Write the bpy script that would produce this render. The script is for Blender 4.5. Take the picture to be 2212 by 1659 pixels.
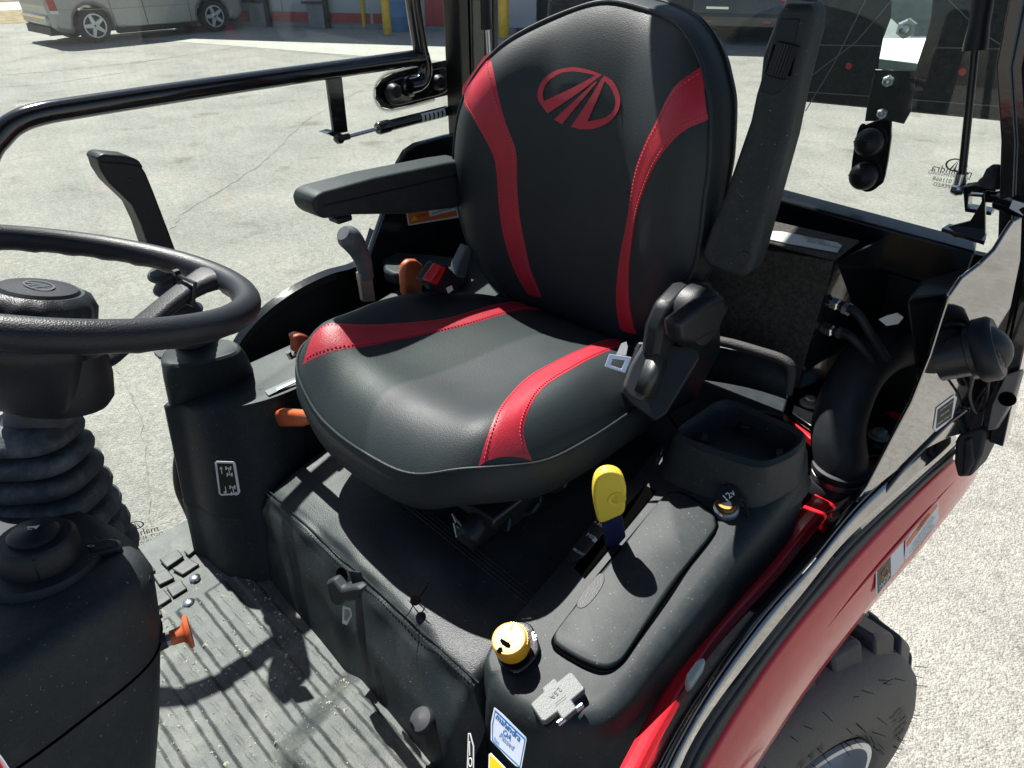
import bpy, bmesh, math, random
from mathutils import Vector, Matrix
V = Vector
R = math.radians
random.seed(7)
scn = bpy.context.scene
for o in list(bpy.data.objects): bpy.data.objects.remove(o)

# ---------------------------------------------------------------- camera
FPX = 1533.0; PITCH = R(32.5); AZ = R(48.5)
CAM = V((.669, -.666, 1.88))
dh = V((-math.cos(AZ), math.sin(AZ), 0)); rt = V((dh.y, -dh.x, 0)); ZU = V((0, 0, 1))
fw = dh*math.cos(PITCH) - ZU*math.sin(PITCH); up = dh*math.sin(PITCH) + ZU*math.cos(PITCH)
cd = bpy.data.cameras.new('camera'); cam = bpy.data.objects.new('camera', cd); scn.collection.objects.link(cam)
m = Matrix((rt, up, -fw)).transposed().to_4x4(); m.translation = CAM; cam.matrix_world = m
cd.sensor_width = 36; cd.lens = FPX/2212*36; cd.clip_start = .02; cd.clip_end = 900
scn.camera = cam

# ---------------------------------------------------------------- sky and sun
SUN_EL = R(56); SUN_AZ = R(164)            # direction towards the sun, counter-clockwise from +X
sdir = V((math.cos(SUN_EL)*math.cos(SUN_AZ), math.cos(SUN_EL)*math.sin(SUN_AZ), math.sin(SUN_EL)))
w = bpy.data.worlds.new('World'); scn.world = w; w.use_nodes = True
nt = w.node_tree; bg = nt.nodes['Background']; sk = nt.nodes.new('ShaderNodeTexSky')
sk.sky_type = 'NISHITA'; sk.sun_disc = False; sk.sun_elevation = SUN_EL; sk.sun_rotation = R(90) - SUN_AZ
sk.air_density = 1.0; sk.dust_density = 1.2; sk.ozone_density = 1.2
nt.links.new(sk.outputs[0], bg.inputs[0]); bg.inputs[1].default_value = .055
sl = bpy.data.lights.new('sun', 'SUN'); sl.energy = 5.0; sl.angle = R(.5); sl.color = (1, .97, .915)
so = bpy.data.objects.new('sun', sl); scn.collection.objects.link(so)
so.rotation_euler = sdir.to_track_quat('Z', 'Y').to_euler()
scn.view_settings.view_transform = 'Standard'; scn.view_settings.look = 'None'
scn.view_settings.exposure = 1.22; scn.view_settings.gamma = 1
scn.view_settings.use_curve_mapping = False
scn.render.engine = 'CYCLES'
scn.cycles.transparent_max_bounces = 16; scn.cycles.max_bounces = 6

# ---------------------------------------------------------------- measuring helpers (2212 x 1659 survey of the place)
def ray(px, py): return rt*((px-1106)/FPX) - up*((py-829.5)/FPX) + fw
def Pp(px, py, p0, n):
    v = ray(px, py); p0 = V(p0); n = V(n); return CAM + v*((p0-CAM).dot(n)/v.dot(n))
def Zp(px, py, z): return Pp(px, py, (0, 0, z), (0, 0, 1))
def Xp(px, py, x): return Pp(px, py, (x, 0, 0), (1, 0, 0))
def Yp(px, py, y): return Pp(px, py, (0, y, 0), (0, 1, 0))
def Dp(px, py, t): return CAM + ray(px, py)*t

# ---------------------------------------------------------------- materials
MT = {}
def mat(name, col, rough=.5, metal=0, var=0, vscale=8, bump=0, bscale=200, btype='noise', coat=0, col2=None, spec=.5,
        dust=0, dcol=(.30, .28, .24), dscale=6, vdet=4, emit=0, rvar=0, cior=1.5, dpos=(.45, .75), specks=0):
    if name in MT: return MT[name]
    m = bpy.data.materials.new(name); m.use_nodes = True; t = m.node_tree; N = t.nodes; L = t.links
    b = N['Principled BSDF']; b.inputs['Base Color'].default_value = (*col, 1); b.inputs['Roughness'].default_value = rough
    b.inputs['Metallic'].default_value = metal; b.inputs['Specular IOR Level'].default_value = spec
    if coat: b.inputs['Coat Weight'].default_value = coat; b.inputs['Coat Roughness'].default_value = .03; b.inputs['Coat IOR'].default_value = cior
    tc = N.new('ShaderNodeTexCoord')
    last = None
    if var or col2:
        n = N.new('ShaderNodeTexNoise'); n.inputs['Scale'].default_value = vscale; n.inputs['Detail'].default_value = vdet; n.inputs['Roughness'].default_value = .65
        L.new(tc.outputs['Object'], n.inputs['Vector'])
        r = N.new('ShaderNodeValToRGB'); c2 = col2 or tuple(min(1, c*(1+var)) for c in col); c1 = col if col2 else tuple(c*(1-var) for c in col)
        r.color_ramp.elements[0].position = .36; r.color_ramp.elements[1].position = .64
        r.color_ramp.elements[0].color = (*c1, 1); r.color_ramp.elements[1].color = (*c2, 1)
        L.new(n.outputs['Fac'], r.inputs['Fac']); last = r.outputs[0]
    if dust:
        n = N.new('ShaderNodeTexNoise'); n.inputs['Scale'].default_value = dscale; n.inputs['Detail'].default_value = 9; n.inputs['Roughness'].default_value = .75
        L.new(tc.outputs['Object'], n.inputs['Vector'])
        r = N.new('ShaderNodeValToRGB'); r.color_ramp.elements[0].position = dpos[0]; r.color_ramp.elements[1].position = dpos[1]
        r.color_ramp.elements[1].color = (dust, dust, dust, 1)
        L.new(n.outputs['Fac'], r.inputs['Fac'])
        mx = N.new('ShaderNodeMix'); mx.data_type = 'RGBA'; L.new(r.outputs[0], mx.inputs['Factor'])
        if last: L.new(last, mx.inputs[6])
        else: mx.inputs[6].default_value = (*col, 1)
        mx.inputs[7].default_value = (*dcol, 1); last = mx.outputs[2]
    if specks:
        n = N.new('ShaderNodeTexNoise'); n.inputs['Scale'].default_value = 330; n.inputs['Detail'].default_value = 1
        L.new(tc.outputs['Object'], n.inputs['Vector'])
        r = N.new('ShaderNodeValToRGB'); r.color_ramp.elements[0].position = .73; r.color_ramp.elements[1].position = .79
        r.color_ramp.elements[1].color = (specks, specks, specks, 1); L.new(n.outputs['Fac'], r.inputs['Fac'])
        mx = N.new('ShaderNodeMix'); mx.data_type = 'RGBA'; L.new(r.outputs[0], mx.inputs['Factor'])
        if last: L.new(last, mx.inputs[6])
        else: mx.inputs[6].default_value = (*col, 1)
        mx.inputs[7].default_value = (.34, .33, .30, 1); last = mx.outputs[2]
    if last: L.new(last, b.inputs['Base Color'])
    if rvar:
        n = N.new('ShaderNodeTexNoise'); n.inputs['Scale'].default_value = 14; n.inputs['Detail'].default_value = 6
        L.new(tc.outputs['Object'], n.inputs['Vector'])
        r = N.new('ShaderNodeMapRange'); r.inputs[1].default_value = .35; r.inputs[2].default_value = .7
        r.inputs[3].default_value = rough; r.inputs[4].default_value = rough+rvar
        L.new(n.outputs['Fac'], r.inputs[0]); L.new(r.outputs[0], b.inputs['Roughness'])
    if bump:
        if btype == 'noise':
            n = N.new('ShaderNodeTexNoise'); n.inputs['Scale'].default_value = bscale; n.inputs['Detail'].default_value = 3; o = n.outputs['Fac']
        else:
            n = N.new('ShaderNodeTexVoronoi'); n.inputs['Scale'].default_value = bscale; o = n.outputs['Distance']
        L.new(tc.outputs['Object'], n.inputs['Vector'])
        bp = N.new('ShaderNodeBump'); bp.inputs['Strength'].default_value = bump; bp.inputs['Distance'].default_value = .6/bscale
        L.new(o, bp.inputs['Height']); L.new(bp.outputs[0], b.inputs['Normal'])
    if emit: b.inputs['Emission Strength'].default_value = emit
    MT[name] = m; return m

LEATHER = mat('black_leather', (.018, .025, .028), .52, bump=.26, bscale=620, btype='leather', var=.15, vscale=5, rvar=.08, spec=.33)
LEATHER2 = mat('black_vinyl', (.012, .0175, .0205), .48, bump=.26, bscale=560, btype='leather', var=.2, vscale=7, dust=.3, dscale=9, dcol=(.085, .085, .08), specks=.45, spec=.33)
REDL = mat('red_leather', (.38, .014, .030), .45, bump=.34, bscale=620, btype='leather', var=.12, vscale=6)
REDTHREAD = mat('red_thread', (.60, .06, .09), .7)
EMB = mat('red_embroidery', (.42, .025, .045), .65, bump=.6, bscale=700)
PLAST = mat('textured_plastic', (.014, .020, .0225), .55, bump=.4, bscale=1100, var=.22, vscale=500, dust=.16, dscale=45, dcol=(.10, .10, .095), specks=.45, spec=.33)
PLAST2 = mat('smooth_plastic', (.009, .012, .015), .46, bump=.25, bscale=500, spec=.33)
RUB = mat('rubber', (.016, .020, .024), .6, var=.25, vscale=20, dust=.2, dscale=18, dcol=(.09, .09, .09), spec=.33)
GBLK = mat('gloss_black_paint', (.007, .008, .010), .14, coat=.6, cior=1.5, bump=.03, bscale=40, dust=.10, dscale=60, dcol=(.08, .08, .075))
GPAN = mat('mirror_black_paint', (.006, .006, .007), .10, coat=1, cior=3.2, bump=.03, bscale=30)
MBLK = mat('satin_black_paint', (.010, .011, .012), .32, dust=.15, dscale=25, dcol=(.06, .06, .055), bump=.15, bscale=180)
CARPET = mat('black_carpet_panel', (.022, .021, .019), .85, bump=.8, bscale=500, var=.5, vscale=220, dust=.35, dscale=120, dcol=(.16, .15, .12))
REDP = mat('red_paint', (.62, .018, .028), .20, coat=.5, cior=1.35, bump=.03, bscale=30, var=.06, spec=.25)
YEL = mat('yellow_plastic', (.68, .52, .045), .5, bump=.4, bscale=600)
AMB = mat('amber_knob', (.72, .34, .010), .34, bump=.1, bscale=300)
ORG = mat('orange_plastic', (.50, .105, .035), .45, var=.1, vscale=30)
NAVY = mat('navy_steel', (.010, .014, .055), .35)
STEEL = mat('bright_steel', (.62, .63, .66), .25, 1)
ZINC = mat('zinc_plate', (.34, .40, .39), .42, .55, var=.15, vscale=30)
GREYP = mat('grey_plastic', (.10, .115, .125), .45, bump=.3, bscale=400)
KNOBG = mat('grey_knob', (.085, .09, .10), .55, var=.2, vscale=40)
WHITE = mat('white_print', (.78, .78, .76), .5)
STICK = mat('sticker_paper', (.55, .60, .72), .35, var=.08, vscale=30)
BLUE = mat('blue_print', (.02, .16, .42), .4)
DARKP = mat('dark_print', (.012, .012, .013), .6)
HOLE = mat('hole_black', (.002, .002, .002), 1, spec=0)
ORP = mat('orange_print', (.75, .17, .035), .45)
YELP = mat('yellow_print', (.80, .58, .02), .4)
MAT_ = mat('floor_mat_rubber', (.024, .028, .029), .55, var=.35, vscale=9, dust=.72, dscale=16, dcol=(.17, .168, .145), bump=.3, bscale=400)
GRIT = mat('dry_grit', (.50, .46, .38), .9, var=.3, vscale=150)
TYRE = mat('tyre_rubber', (.125, .113, .095), .75, dust=.9, dscale=9, dcol=(.15, .132, .105), bump=.3, bscale=140)
TYRE2 = mat('tyre_lug_rubber', (.018, .020, .024), .5, dust=.3, dscale=12, dcol=(.10, .09, .08), bump=.15, bscale=140)
RIM = mat('silver_rim', (.55, .57, .60), .3, .6)
FRIT = mat('ceramic_band', (.006, .006, .006), .25)
def glass_mat(name, tint=(.915, .95, .935), dirt=.12, scale=60):
    m = bpy.data.materials.new(name); m.use_nodes = True; t = m.node_tree; N = t.nodes; L = t.links
    for n in list(N):
        if n.type != 'OUTPUT_MATERIAL': N.remove(n)
    out = [n for n in N if n.type == 'OUTPUT_MATERIAL'][0]
    tr = N.new('ShaderNodeBsdfTransparent'); tr.inputs[0].default_value = (*tint, 1)
    gl = N.new('ShaderNodeBsdfGlossy'); gl.inputs['Roughness'].default_value = .02
    df = N.new('ShaderNodeBsdfDiffuse'); df.inputs[0].default_value = (.7, .7, .66, 1)
    lw = N.new('ShaderNodeLayerWeight'); lw.inputs['Blend'].default_value = .5
    pw = N.new('ShaderNodeMath'); pw.operation = 'POWER'; pw.inputs[1].default_value = 4.5; L.new(lw.outputs['Facing'], pw.inputs[0])
    fr = N.new('ShaderNodeMath'); fr.operation = 'MULTIPLY_ADD'; fr.inputs[1].default_value = .6; fr.inputs[2].default_value = .03; L.new(pw.outputs[0], fr.inputs[0])
    m1 = N.new('ShaderNodeMixShader'); L.new(fr.outputs[0], m1.inputs[0]); L.new(tr.outputs[0], m1.inputs[1]); L.new(gl.outputs[0], m1.inputs[2])
    tc = N.new('ShaderNodeTexCoord'); mp = N.new('ShaderNodeMapping'); mp.inputs['Scale'].default_value = (1, 1, .45)
    no = N.new('ShaderNodeTexNoise'); no.inputs['Scale'].default_value = scale; no.inputs['Detail'].default_value = 8; no.inputs['Roughness'].default_value = .8
    L.new(tc.outputs['Object'], mp.inputs[0]); L.new(mp.outputs[0], no.inputs['Vector'])
    rp = N.new('ShaderNodeMapRange'); rp.inputs[1].default_value = .45; rp.inputs[2].default_value = .8; rp.inputs[3].default_value = dirt*.25; rp.inputs[4].default_value = dirt*1.8
    L.new(no.outputs['Fac'], rp.inputs[0])
    m2 = N.new('ShaderNodeMixShader'); L.new(rp.outputs[0], m2.inputs[0]); L.new(m1.outputs[0], m2.inputs[1]); L.new(df.outputs[0], m2.inputs[2])
    L.new(m2.outputs[0], out.inputs[0]); return m
GLASS = glass_mat('door_glass', dirt=.05, scale=90)
GLASSR = glass_mat('rear_glass', tint=(.92, .955, .94), dirt=.04, scale=140)

# ---------------------------------------------------------------- mesh helpers
col = scn.collection
def setup(o, parent, label, kind, cat, group):
    if parent is not None:
        o.parent = parent
        pl = V((0, 0, 0)); p = parent
        while p is not None: pl += p.location; p = p.parent
        o.matrix_parent_inverse = Matrix.Translation(-pl)
    if label: o['label'] = label
    if kind: o['kind'] = kind
    if cat: o['category'] = cat
    if group: o['group'] = group
    return o
def mk(name, vs, fs, mt, parent=None, smooth=True, ang=40, bevel=0, sub=0, solid=0, label=None, kind=None, cat=None, group=None, seg=2):
    me = bpy.data.meshes.new(name); me.from_pydata([tuple(v) for v in vs], [], fs); me.update()
    bm = bmesh.new(); bm.from_mesh(me); bmesh.ops.recalc_face_normals(bm, faces=bm.faces); bm.to_mesh(me); bm.free()
    me.materials.append(mt)
    if smooth:
        for p in me.polygons: p.use_smooth = True
        me.set_sharp_from_angle(angle=R(ang))
    o = bpy.data.objects.new(name, me); col.objects.link(o)
    if solid: s = o.modifiers.new('s', 'SOLIDIFY'); s.thickness = solid; s.offset = 0
    if bevel:
        b = o.modifiers.new('b', 'BEVEL'); b.width = bevel; b.segments = seg; b.limit_method = 'ANGLE'; b.angle_limit = R(35)
    if sub: s = o.modifiers.new('u', 'SUBSURF'); s.levels = sub; s.render_levels = sub
    return setup(o, parent, label, kind, cat, group)
def empty(name, loc, parent=None, label=None, cat=None, group=None):
    o = bpy.data.objects.new(name, None); col.objects.link(o); o.location = loc
    if parent is not None: o.parent = parent; o.location = V(loc) - V(parent.location)
    o.empty_display_size = .1
    if label: o['label'] = label
    if cat: o['category'] = cat
    if group: o['group'] = group
    return o
def catm(pts, n=6, closed=False):
    P = [V(p) for p in pts]; out = []; k = len(P)
    rng = range(k) if closed else range(k-1)
    for i in rng:
        p0 = P[(i-1) % k] if closed or i > 0 else P[i]*2-P[i+1]
        p1 = P[i]; p2 = P[(i+1) % k]; p3 = P[(i+2) % k] if closed or i+2 < k else P[(i+1)]*2-P[i]
        for j in range(n):
            t = j/n; out.append(.5*((2*p1)+(-p0+p2)*t+(2*p0-5*p1+4*p2-p3)*t*t+(-p0+3*p1-3*p2+p3)*t**3))
    if not closed: out.append(P[-1])
    return out
def tube_geo(pts, r, seg=12, closed=False, caps=True, flat=1.0, side=None):
    P = [V(p) for p in pts]; k = len(P); rr = r if hasattr(r, '__len__') else [r]*k
    vs = []; fs = []; nrm = None
    for i in range(k):
        if closed: t = (P[(i+1) % k]-P[i-1]).normalized()
        else: t = (P[min(i+1, k-1)]-P[max(i-1, 0)]).normalized()
        if nrm is None:
            a = V(side) if side else (V((0, 0, 1)) if abs(t.z) < .9 else V((1, 0, 0)))
            nrm = (a - t*a.dot(t)).normalized()
        else:
            a = V(side) if side else nrm
            nrm = (a - t*a.dot(t)).normalized()
        b = t.cross(nrm)
        for j in range(seg):
            an = 2*math.pi*j/seg; vs.append(P[i]+nrm*(math.cos(an)*rr[i])+b*(math.sin(an)*rr[i]*flat))
    for i in range(k if closed else k-1):
        for j in range(seg):
            a = i*seg+j; b_ = i*seg+(j+1) % seg; c = ((i+1) % k)*seg+(j+1) % seg; d = ((i+1) % k)*seg+j
            fs.append((a, b_, c, d))
    if caps and not closed: fs.append(tuple(range(seg))); fs.append(tuple(range((k-1)*seg, k*seg)))
    return vs, fs
def tube(name, pts, r, mt, parent=None, seg=12, smooth=0, closed=False, **k):
    flat = k.pop('flat', 1.0); side = k.pop('side', None); caps = k.pop('caps', True)
    if smooth:
        if hasattr(r, '__len__'):
            rs = catm([(x, 0, 0) for x in r], smooth, closed); r = [q.x for q in rs]
        pts = catm(pts, smooth, closed)
    vs, fs = tube_geo(pts, r, seg, closed, caps, flat, side); return mk(name, vs, fs, mt, parent, **k)
def axes(ax):
    a = V(ax).normalized(); h = V((0, 0, 1)) if abs(a.z) < .9 else V((0, 1, 0)); u = (h-a*h.dot(a)).normalized(); return a, u, a.cross(u)
def lathe(name, prof, org, ax, mt, parent=None, seg=32, flute=None, caps=True, **k):
    a, u, v_ = axes(ax); vs = []; fs = []; n = len(prof)
    for (r, h) in prof:
        for j in range(seg):
            an = 2*math.pi*j/seg; q = r*(1+(flute[1]*math.cos(an*flute[0]) if flute and r > flute[2] else 0))
            vs.append(V(org)+a*h+u*(math.cos(an)*q)+v_*(math.sin(an)*q))
    for i in range(n-1):
        for j in range(seg): fs.append((i*seg+j, i*seg+(j+1) % seg, (i+1)*seg+(j+1) % seg, (i+1)*seg+j))
    if caps: fs.append(tuple(range(seg))); fs.append(tuple(range((n-1)*seg, n*seg)))
    return mk(name, vs, fs, mt, parent, **k)
def prism(name, pts, vec, mt, parent=None, bevel=0, **k):
    P = [V(p) for p in pts]; n = len(P); vec = V(vec)
    vs = P+[p+vec for p in P]; fs = [tuple(range(n)), tuple(range(n, 2*n))]+[(i, (i+1) % n, n+(i+1) % n, n+i) for i in range(n)]
    return mk(name, vs, fs, mt, parent, bevel=bevel, **k)
def box(name, c, size, mt, parent=None, rz=0, rx=0, ry=0, bevel=0, **k):
    M = Matrix.Translation(V(c)) @ Matrix.Rotation(rz, 4, 'Z') @ Matrix.Rotation(ry, 4, 'Y') @ Matrix.Rotation(rx, 4, 'X')
    s = [q/2 for q in size]
    vs = [M @ V((x*s[0], y*s[1], z*s[2])) for x in (-1, 1) for y in (-1, 1) for z in (-1, 1)]
    fs = [(0, 1, 3, 2), (4, 6, 7, 5), (0, 4, 5, 1), (2, 3, 7, 6), (0, 2, 6, 4), (1, 5, 7, 3)]
    return mk(name, vs, fs, mt, parent, bevel=bevel, **k)
def loft(name, rings, mt, parent=None, caps=(True, True), closed=True, **k):
    n = len(rings[0]); vs = [V(p) for r in rings for p in r]; fs = []
    for i in range(len(rings)-1):
        for j in range(n if closed else n-1):
            fs.append((i*n+j, i*n+(j+1) % n, (i+1)*n+(j+1) % n, (i+1)*n+j))
    if caps[0]: fs.append(tuple(range(n)))
    if caps[1]: fs.append(tuple(range((len(rings)-1)*n, len(rings)*n)))
    return mk(name, vs, fs, mt, parent, **k)
def ribbon(name, A, B, mt, parent=None, **k):
    n = len(A); vs = [V(p) for p in A]+[V(p) for p in B]
    return mk(name, vs, [(i, i+1, n+i+1, n+i) for i in range(n-1)], mt, parent, **k)
def resample(pts, n):
    P = [V(p) for p in pts]; L = [0]
    for i in range(1, len(P)): L.append(L[-1]+(P[i]-P[i-1]).length)
    out = []; j = 0
    for i in range(n):
        t = L[-1]*i/(n-1)
        while j < len(P)-2 and L[j+1] < t: j += 1
        s = (t-L[j])/max(1e-9, L[j+1]-L[j]); out.append(P[j].lerp(P[j+1], min(1, max(0, s))))
    return out
def rrect(o, xd, yd, w, h, r, n=4):
    """rounded rectangle outline centred on o"""
    xd = V(xd).normalized(); yd = V(yd).normalized(); out = []
    for cx, cy, a0 in ((1, 1, 0), (-1, 1, 90), (-1, -1, 180), (1, -1, 270)):
        for i in range(n+1):
            a = R(a0+90*i/n); out.append(V(o)+xd*(cx*(w/2-r)+r*math.cos(a))+yd*(cy*(h/2-r)+r*math.sin(a)))
    return out
def joined(name, geos, mt, parent=None, **k):
    vs = []; fs = []
    for gv, gf in geos:
        b = len(vs); vs += list(gv); fs += [tuple(i+b for i in f) for f in gf]
    return mk(name, vs, fs, mt, parent, **k)
def text(name, body, o, xd, yd, size, mt, parent=None, align='CENTER', ext=.0002, mirror=False, bold=0, sx=1.0, label=None, fit=0):
    cu = bpy.data.curves.new(name, 'FONT'); cu.body = body; cu.size = size; cu.align_x = align; cu.align_y = 'CENTER'; cu.extrude = 0; cu.offset = bold*size
    cu.resolution_u = 2; cu.space_line = .8
    t = bpy.data.objects.new(name, cu); col.objects.link(t)
    me = bpy.data.meshes.new_from_object(t.evaluated_get(bpy.context.evaluated_depsgraph_get()))
    bpy.data.objects.remove(t); bpy.data.curves.remove(cu)
    xd = V(xd).normalized(); yd = V(yd).normalized(); nd = xd.cross(yd)
    if mirror: xd = -xd
    if fit and len(me.vertices):
        ww = max(v.co.x for v in me.vertices)-min(v.co.x for v in me.vertices); k_ = fit/max(ww, 1e-6)
        for v in me.vertices: v.co *= k_
    for v in me.vertices: v.co = V(o)+xd*(v.co.x*sx)+yd*v.co.y+nd*(ext if not mirror else ext)
    me.materials.clear(); me.materials.append(mt); me.name = name
    ob = bpy.data.objects.new(name, me); col.objects.link(ob); return setup(ob, parent, label, None, None, None)
def sm(a, b, x):
    t = min(1, max(0, (x-a)/(b-a))); return t*t*(3-2*t)

# ================================================================ the place outside
def ground_mat():
    m = bpy.data.materials.new('worn_asphalt'); m.use_nodes = True; t = m.node_tree; N = t.nodes; L = t.links
    b = N['Principled BSDF']; b.inputs['Roughness'].default_value = .9; b.inputs['Specular IOR Level'].default_value = .2
    tc = N.new('ShaderNodeTexCoord')
    v1 = N.new('ShaderNodeTexVoronoi'); v1.inputs['Scale'].default_value = 170; L.new(tc.outputs['Object'], v1.inputs['Vector'])
    v2 = N.new('ShaderNodeTexVoronoi'); v2.inputs['Scale'].default_value = 90; L.new(tc.outputs['Object'], v2.inputs['Vector'])
    big = N.new('ShaderNodeTexNoise'); big.inputs['Scale'].default_value = .9; big.inputs['Detail'].default_value = 7; big.inputs['Roughness'].default_value = .7; L.new(tc.outputs['Object'], big.inputs['Vector'])
    mid = N.new('ShaderNodeTexNoise'); mid.inputs['Scale'].default_value = 26; mid.inputs['Detail'].default_value = 6; mid.inputs['Roughness'].default_value = .75; L.new(tc.outputs['Object'], mid.inputs['Vector'])
    r = N.new('ShaderNodeValToRGB'); L.new(v1.outputs['Color'], r.inputs['Fac'])
    r.color_ramp.elements[0].color = (.202, .195, .177, 1); r.color_ramp.elements[1].color = (.370, .358, .327, 1)
    r2 = N.new('ShaderNodeValToRGB'); L.new(mid.outputs['Fac'], r2.inputs['Fac']); r2.color_ramp.elements[0].position = .3; r2.color_ramp.elements[1].position = .7
    r2.color_ramp.elements[0].color = (.74, .74, .74, 1); r2.color_ramp.elements[1].color = (1.22, 1.22, 1.21, 1)
    r3 = N.new('ShaderNodeValToRGB'); L.new(big.outputs['Fac'], r3.inputs['Fac']); r3.color_ramp.elements[0].position = .3; r3.color_ramp.elements[1].position = .7
    r3.color_ramp.elements[0].color = (.72, .72, .72, 1); r3.color_ramp.elements[1].color = (1.14, 1.13, 1.10, 1)
    st = N.new('ShaderNodeTexNoise'); st.inputs['Scale'].default_value = 2.3; st.inputs['Detail'].default_value = 5; L.new(tc.outputs['Object'], st.inputs['Vector'])
    r4 = N.new('ShaderNodeValToRGB'); L.new(st.outputs['Fac'], r4.inputs['Fac']); r4.color_ramp.elements[0].position = .28; r4.color_ramp.elements[1].position = .40
    r4.color_ramp.elements[0].color = (.70, .68, .64, 1); r4.color_ramp.elements[1].color = (1, 1, 1, 1)
    sm_ = N.new('ShaderNodeMix'); sm_.data_type = 'RGBA'; sm_.blend_type = 'MULTIPLY'; sm_.inputs['Factor'].default_value = 1; L.new(r3.outputs[0], sm_.inputs[6]); L.new(r4.outputs[0], sm_.inputs[7])
    a = N.new('ShaderNodeMix'); a.data_type = 'RGBA'; a.blend_type = 'MULTIPLY'; a.inputs['Factor'].default_value = 1; L.new(r.outputs[0], a.inputs[6]); L.new(r2.outputs[0], a.inputs[7])
    c = N.new('ShaderNodeMix'); c.data_type = 'RGBA'; c.blend_type = 'MULTIPLY'; c.inputs['Factor'].default_value = 1; L.new(a.outputs[2], c.inputs[6]); L.new(sm_.outputs[2], c.inputs[7])
    L.new(c.outputs[2], b.inputs['Base Color'])
    s = N.new('ShaderNodeMath'); s.operation = 'ADD'; L.new(v1.outputs['Distance'], s.inputs[0]); L.new(v2.outputs['Distance'], s.inputs[1])
    bp = N.new('ShaderNodeBump'); bp.inputs['Strength'].default_value = .6; bp.inputs['Distance'].default_value = .007; bp.invert = True
    L.new(s.outputs[0], bp.inputs['Height']); L.new(bp.outputs[0], b.inputs['Normal']); return m
ASPH = ground_mat()
CONC = mat('pale_concrete', (.33, .32, .285), .9, var=.08, vscale=1.5, bump=.3, bscale=60, vdet=9)
CRACK = mat('tarred_crack', (.19, .182, .162), .9, var=.3, vscale=30)
GRASS = mat('dry_grass', (.22, .165, .085), .95, var=.35, vscale=4, bump=.8, bscale=20)
S = 400
mk('ground', [(-S, -S, 0), (S, -S, 0), (S, S, 0), (-S, S, 0)], [(0, 1, 2, 3)], ASPH, smooth=False, kind='structure')
grd = bpy.data.objects['ground']
ap = [Zp(300, 84, .004), Zp(494, 98, .004), Zp(780, 121, .004), Zp(950, 132, .004), Zp(1100, 138, .004), Zp(1180, 80, .004), Zp(700, 52, .004), V((-19, 10, .004))]
mk('concrete_apron', ap, [tuple(range(len(ap)))], CONC, smooth=False, kind='structure')
mk('verge', [(-21.2, -60, .004), (-21.2, 9.5, .004), (-24, 60, .004), (-29.5, 60, .004), (-25.2, -60, .004)], [(0, 1, 2, 3, 4)], GRASS, smooth=False, kind='structure')
mk('road', [(-25.2, -60, .008), (-24.9, 8, .008), (-27, 60, .008), (-32, 60, .008), (-29, -60, .008)], [(0, 1, 2, 3, 4)], CONC, smooth=False, kind='structure')
hv = []; hf = []
for i in range(25):
    for j in range(9):
        hv.append((-29.2-j*7-2*math.sin(i*.9), -70+i*7, .012+(1-math.cos(j/8*math.pi))*3.5*(1+.2*math.sin(i*1.3+j)) if j else .012))
for i in range(24):
    for j in range(8): hf.append((i*9+j, i*9+j+1, (i+1)*9+j+1, (i+1)*9+j))
mk('hillside', hv, hf, mat('brown_scrub', (.13, .10, .065), .95, var=.5, vscale=2, bump=1, bscale=6), kind='structure')
def crack(pts, wd):
    P = catm([Zp(x, y, .003) for x, y in pts], 10); A = []; B = []
    for i, p in enumerate(P):
        t = (P[min(i+1, len(P)-1)]-P[max(0, i-1)]).normalized(); n = V((-t.y, t.x, 0)); j = random.uniform(-1, 1)*wd*2.2; q = wd*random.choice((.1, .5, .9, 1.6))
        A.append(p+n*(j+q)); B.append(p+n*(j-q))
    ribbon('crack', A, B, CRACK, grd, smooth=False)
crack([(355, 520), (395, 460), (470, 415), (560, 355), (600, 320), (650, 270), (720, 225), (800, 185)], .007)
crack([(0, 163), (150, 150), (330, 130), (420, 116), (494, 104)], .018)
crack([(0, 188), (120, 178), (300, 152)], .012)
crack([(494, 101), (600, 109), (780, 124), (950, 135)], .03)
crack([(330, 1180), (300, 900), (240, 780), (180, 700)], .004)
crack([(0, 140), (100, 118), (250, 112), (330, 108)], .012)

# ---- workshop building with red band
WGR = mat('grey_sheet_wall', (.36, .385, .40), .6, var=.06, vscale=1.2, dust=.15, dscale=3)
WRED = mat('red_band_paint', (.36, .045, .055), .6, var=.1, vscale=4)
WCON = mat('grey_footing', (.22, .23, .235), .85, var=.15, vscale=6)
DKR = mat('dark_door', (.025, .028, .032), .6, var=.3, vscale=3)
bld = empty('workshop_building', (-12, 12, 0), label='long grey workshop building with a red painted band along its foot', cat='building')
a0 = V((-16.825, 9.022, 0)); wd = V((4.116, 2.26, 0)).normalized(); wn = V((wd.y, -wd.x, 0))
if wn.dot(CAM-a0) < 0: wn = -wn
def wall_box(name, t0, t1, z0, z1, out0, out1, mt, **k):
    p = a0+wd*t0; q = a0+wd*t1
    return prism(name, [p+wn*out0+ZU*z0, q+wn*out0+ZU*z0, q+wn*out1+ZU*z0, p+wn*out1+ZU*z0], (0, 0, z1-z0), mt, bld, smooth=False, **k)
t = -1.6
while t < 17.5:
    if not (6.9 < t < 12.5): wall_box('wall_panel', t, t+.985, .1, 4.2, -.25, 0, WGR, bevel=.01)
    else: wall_box('wall_panel', t, t+.985, 3.2, 4.2, -.25, 0, WGR, bevel=.01)
    t += 1.0
wall_box('footing', -1.6, 6.95, 0, .1, -.3, .05, WCON); wall_box('footing', 12.6, 17.5, 0, .1, -.3, .05, WCON)
for t0, t1 in ((-.02, .6), (1.04, 2.08), (2.55, 3.55), (3.62, 4.2)): wall_box('red_band', t0, t1, .12, .32, .003, .02, WRED)
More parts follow.
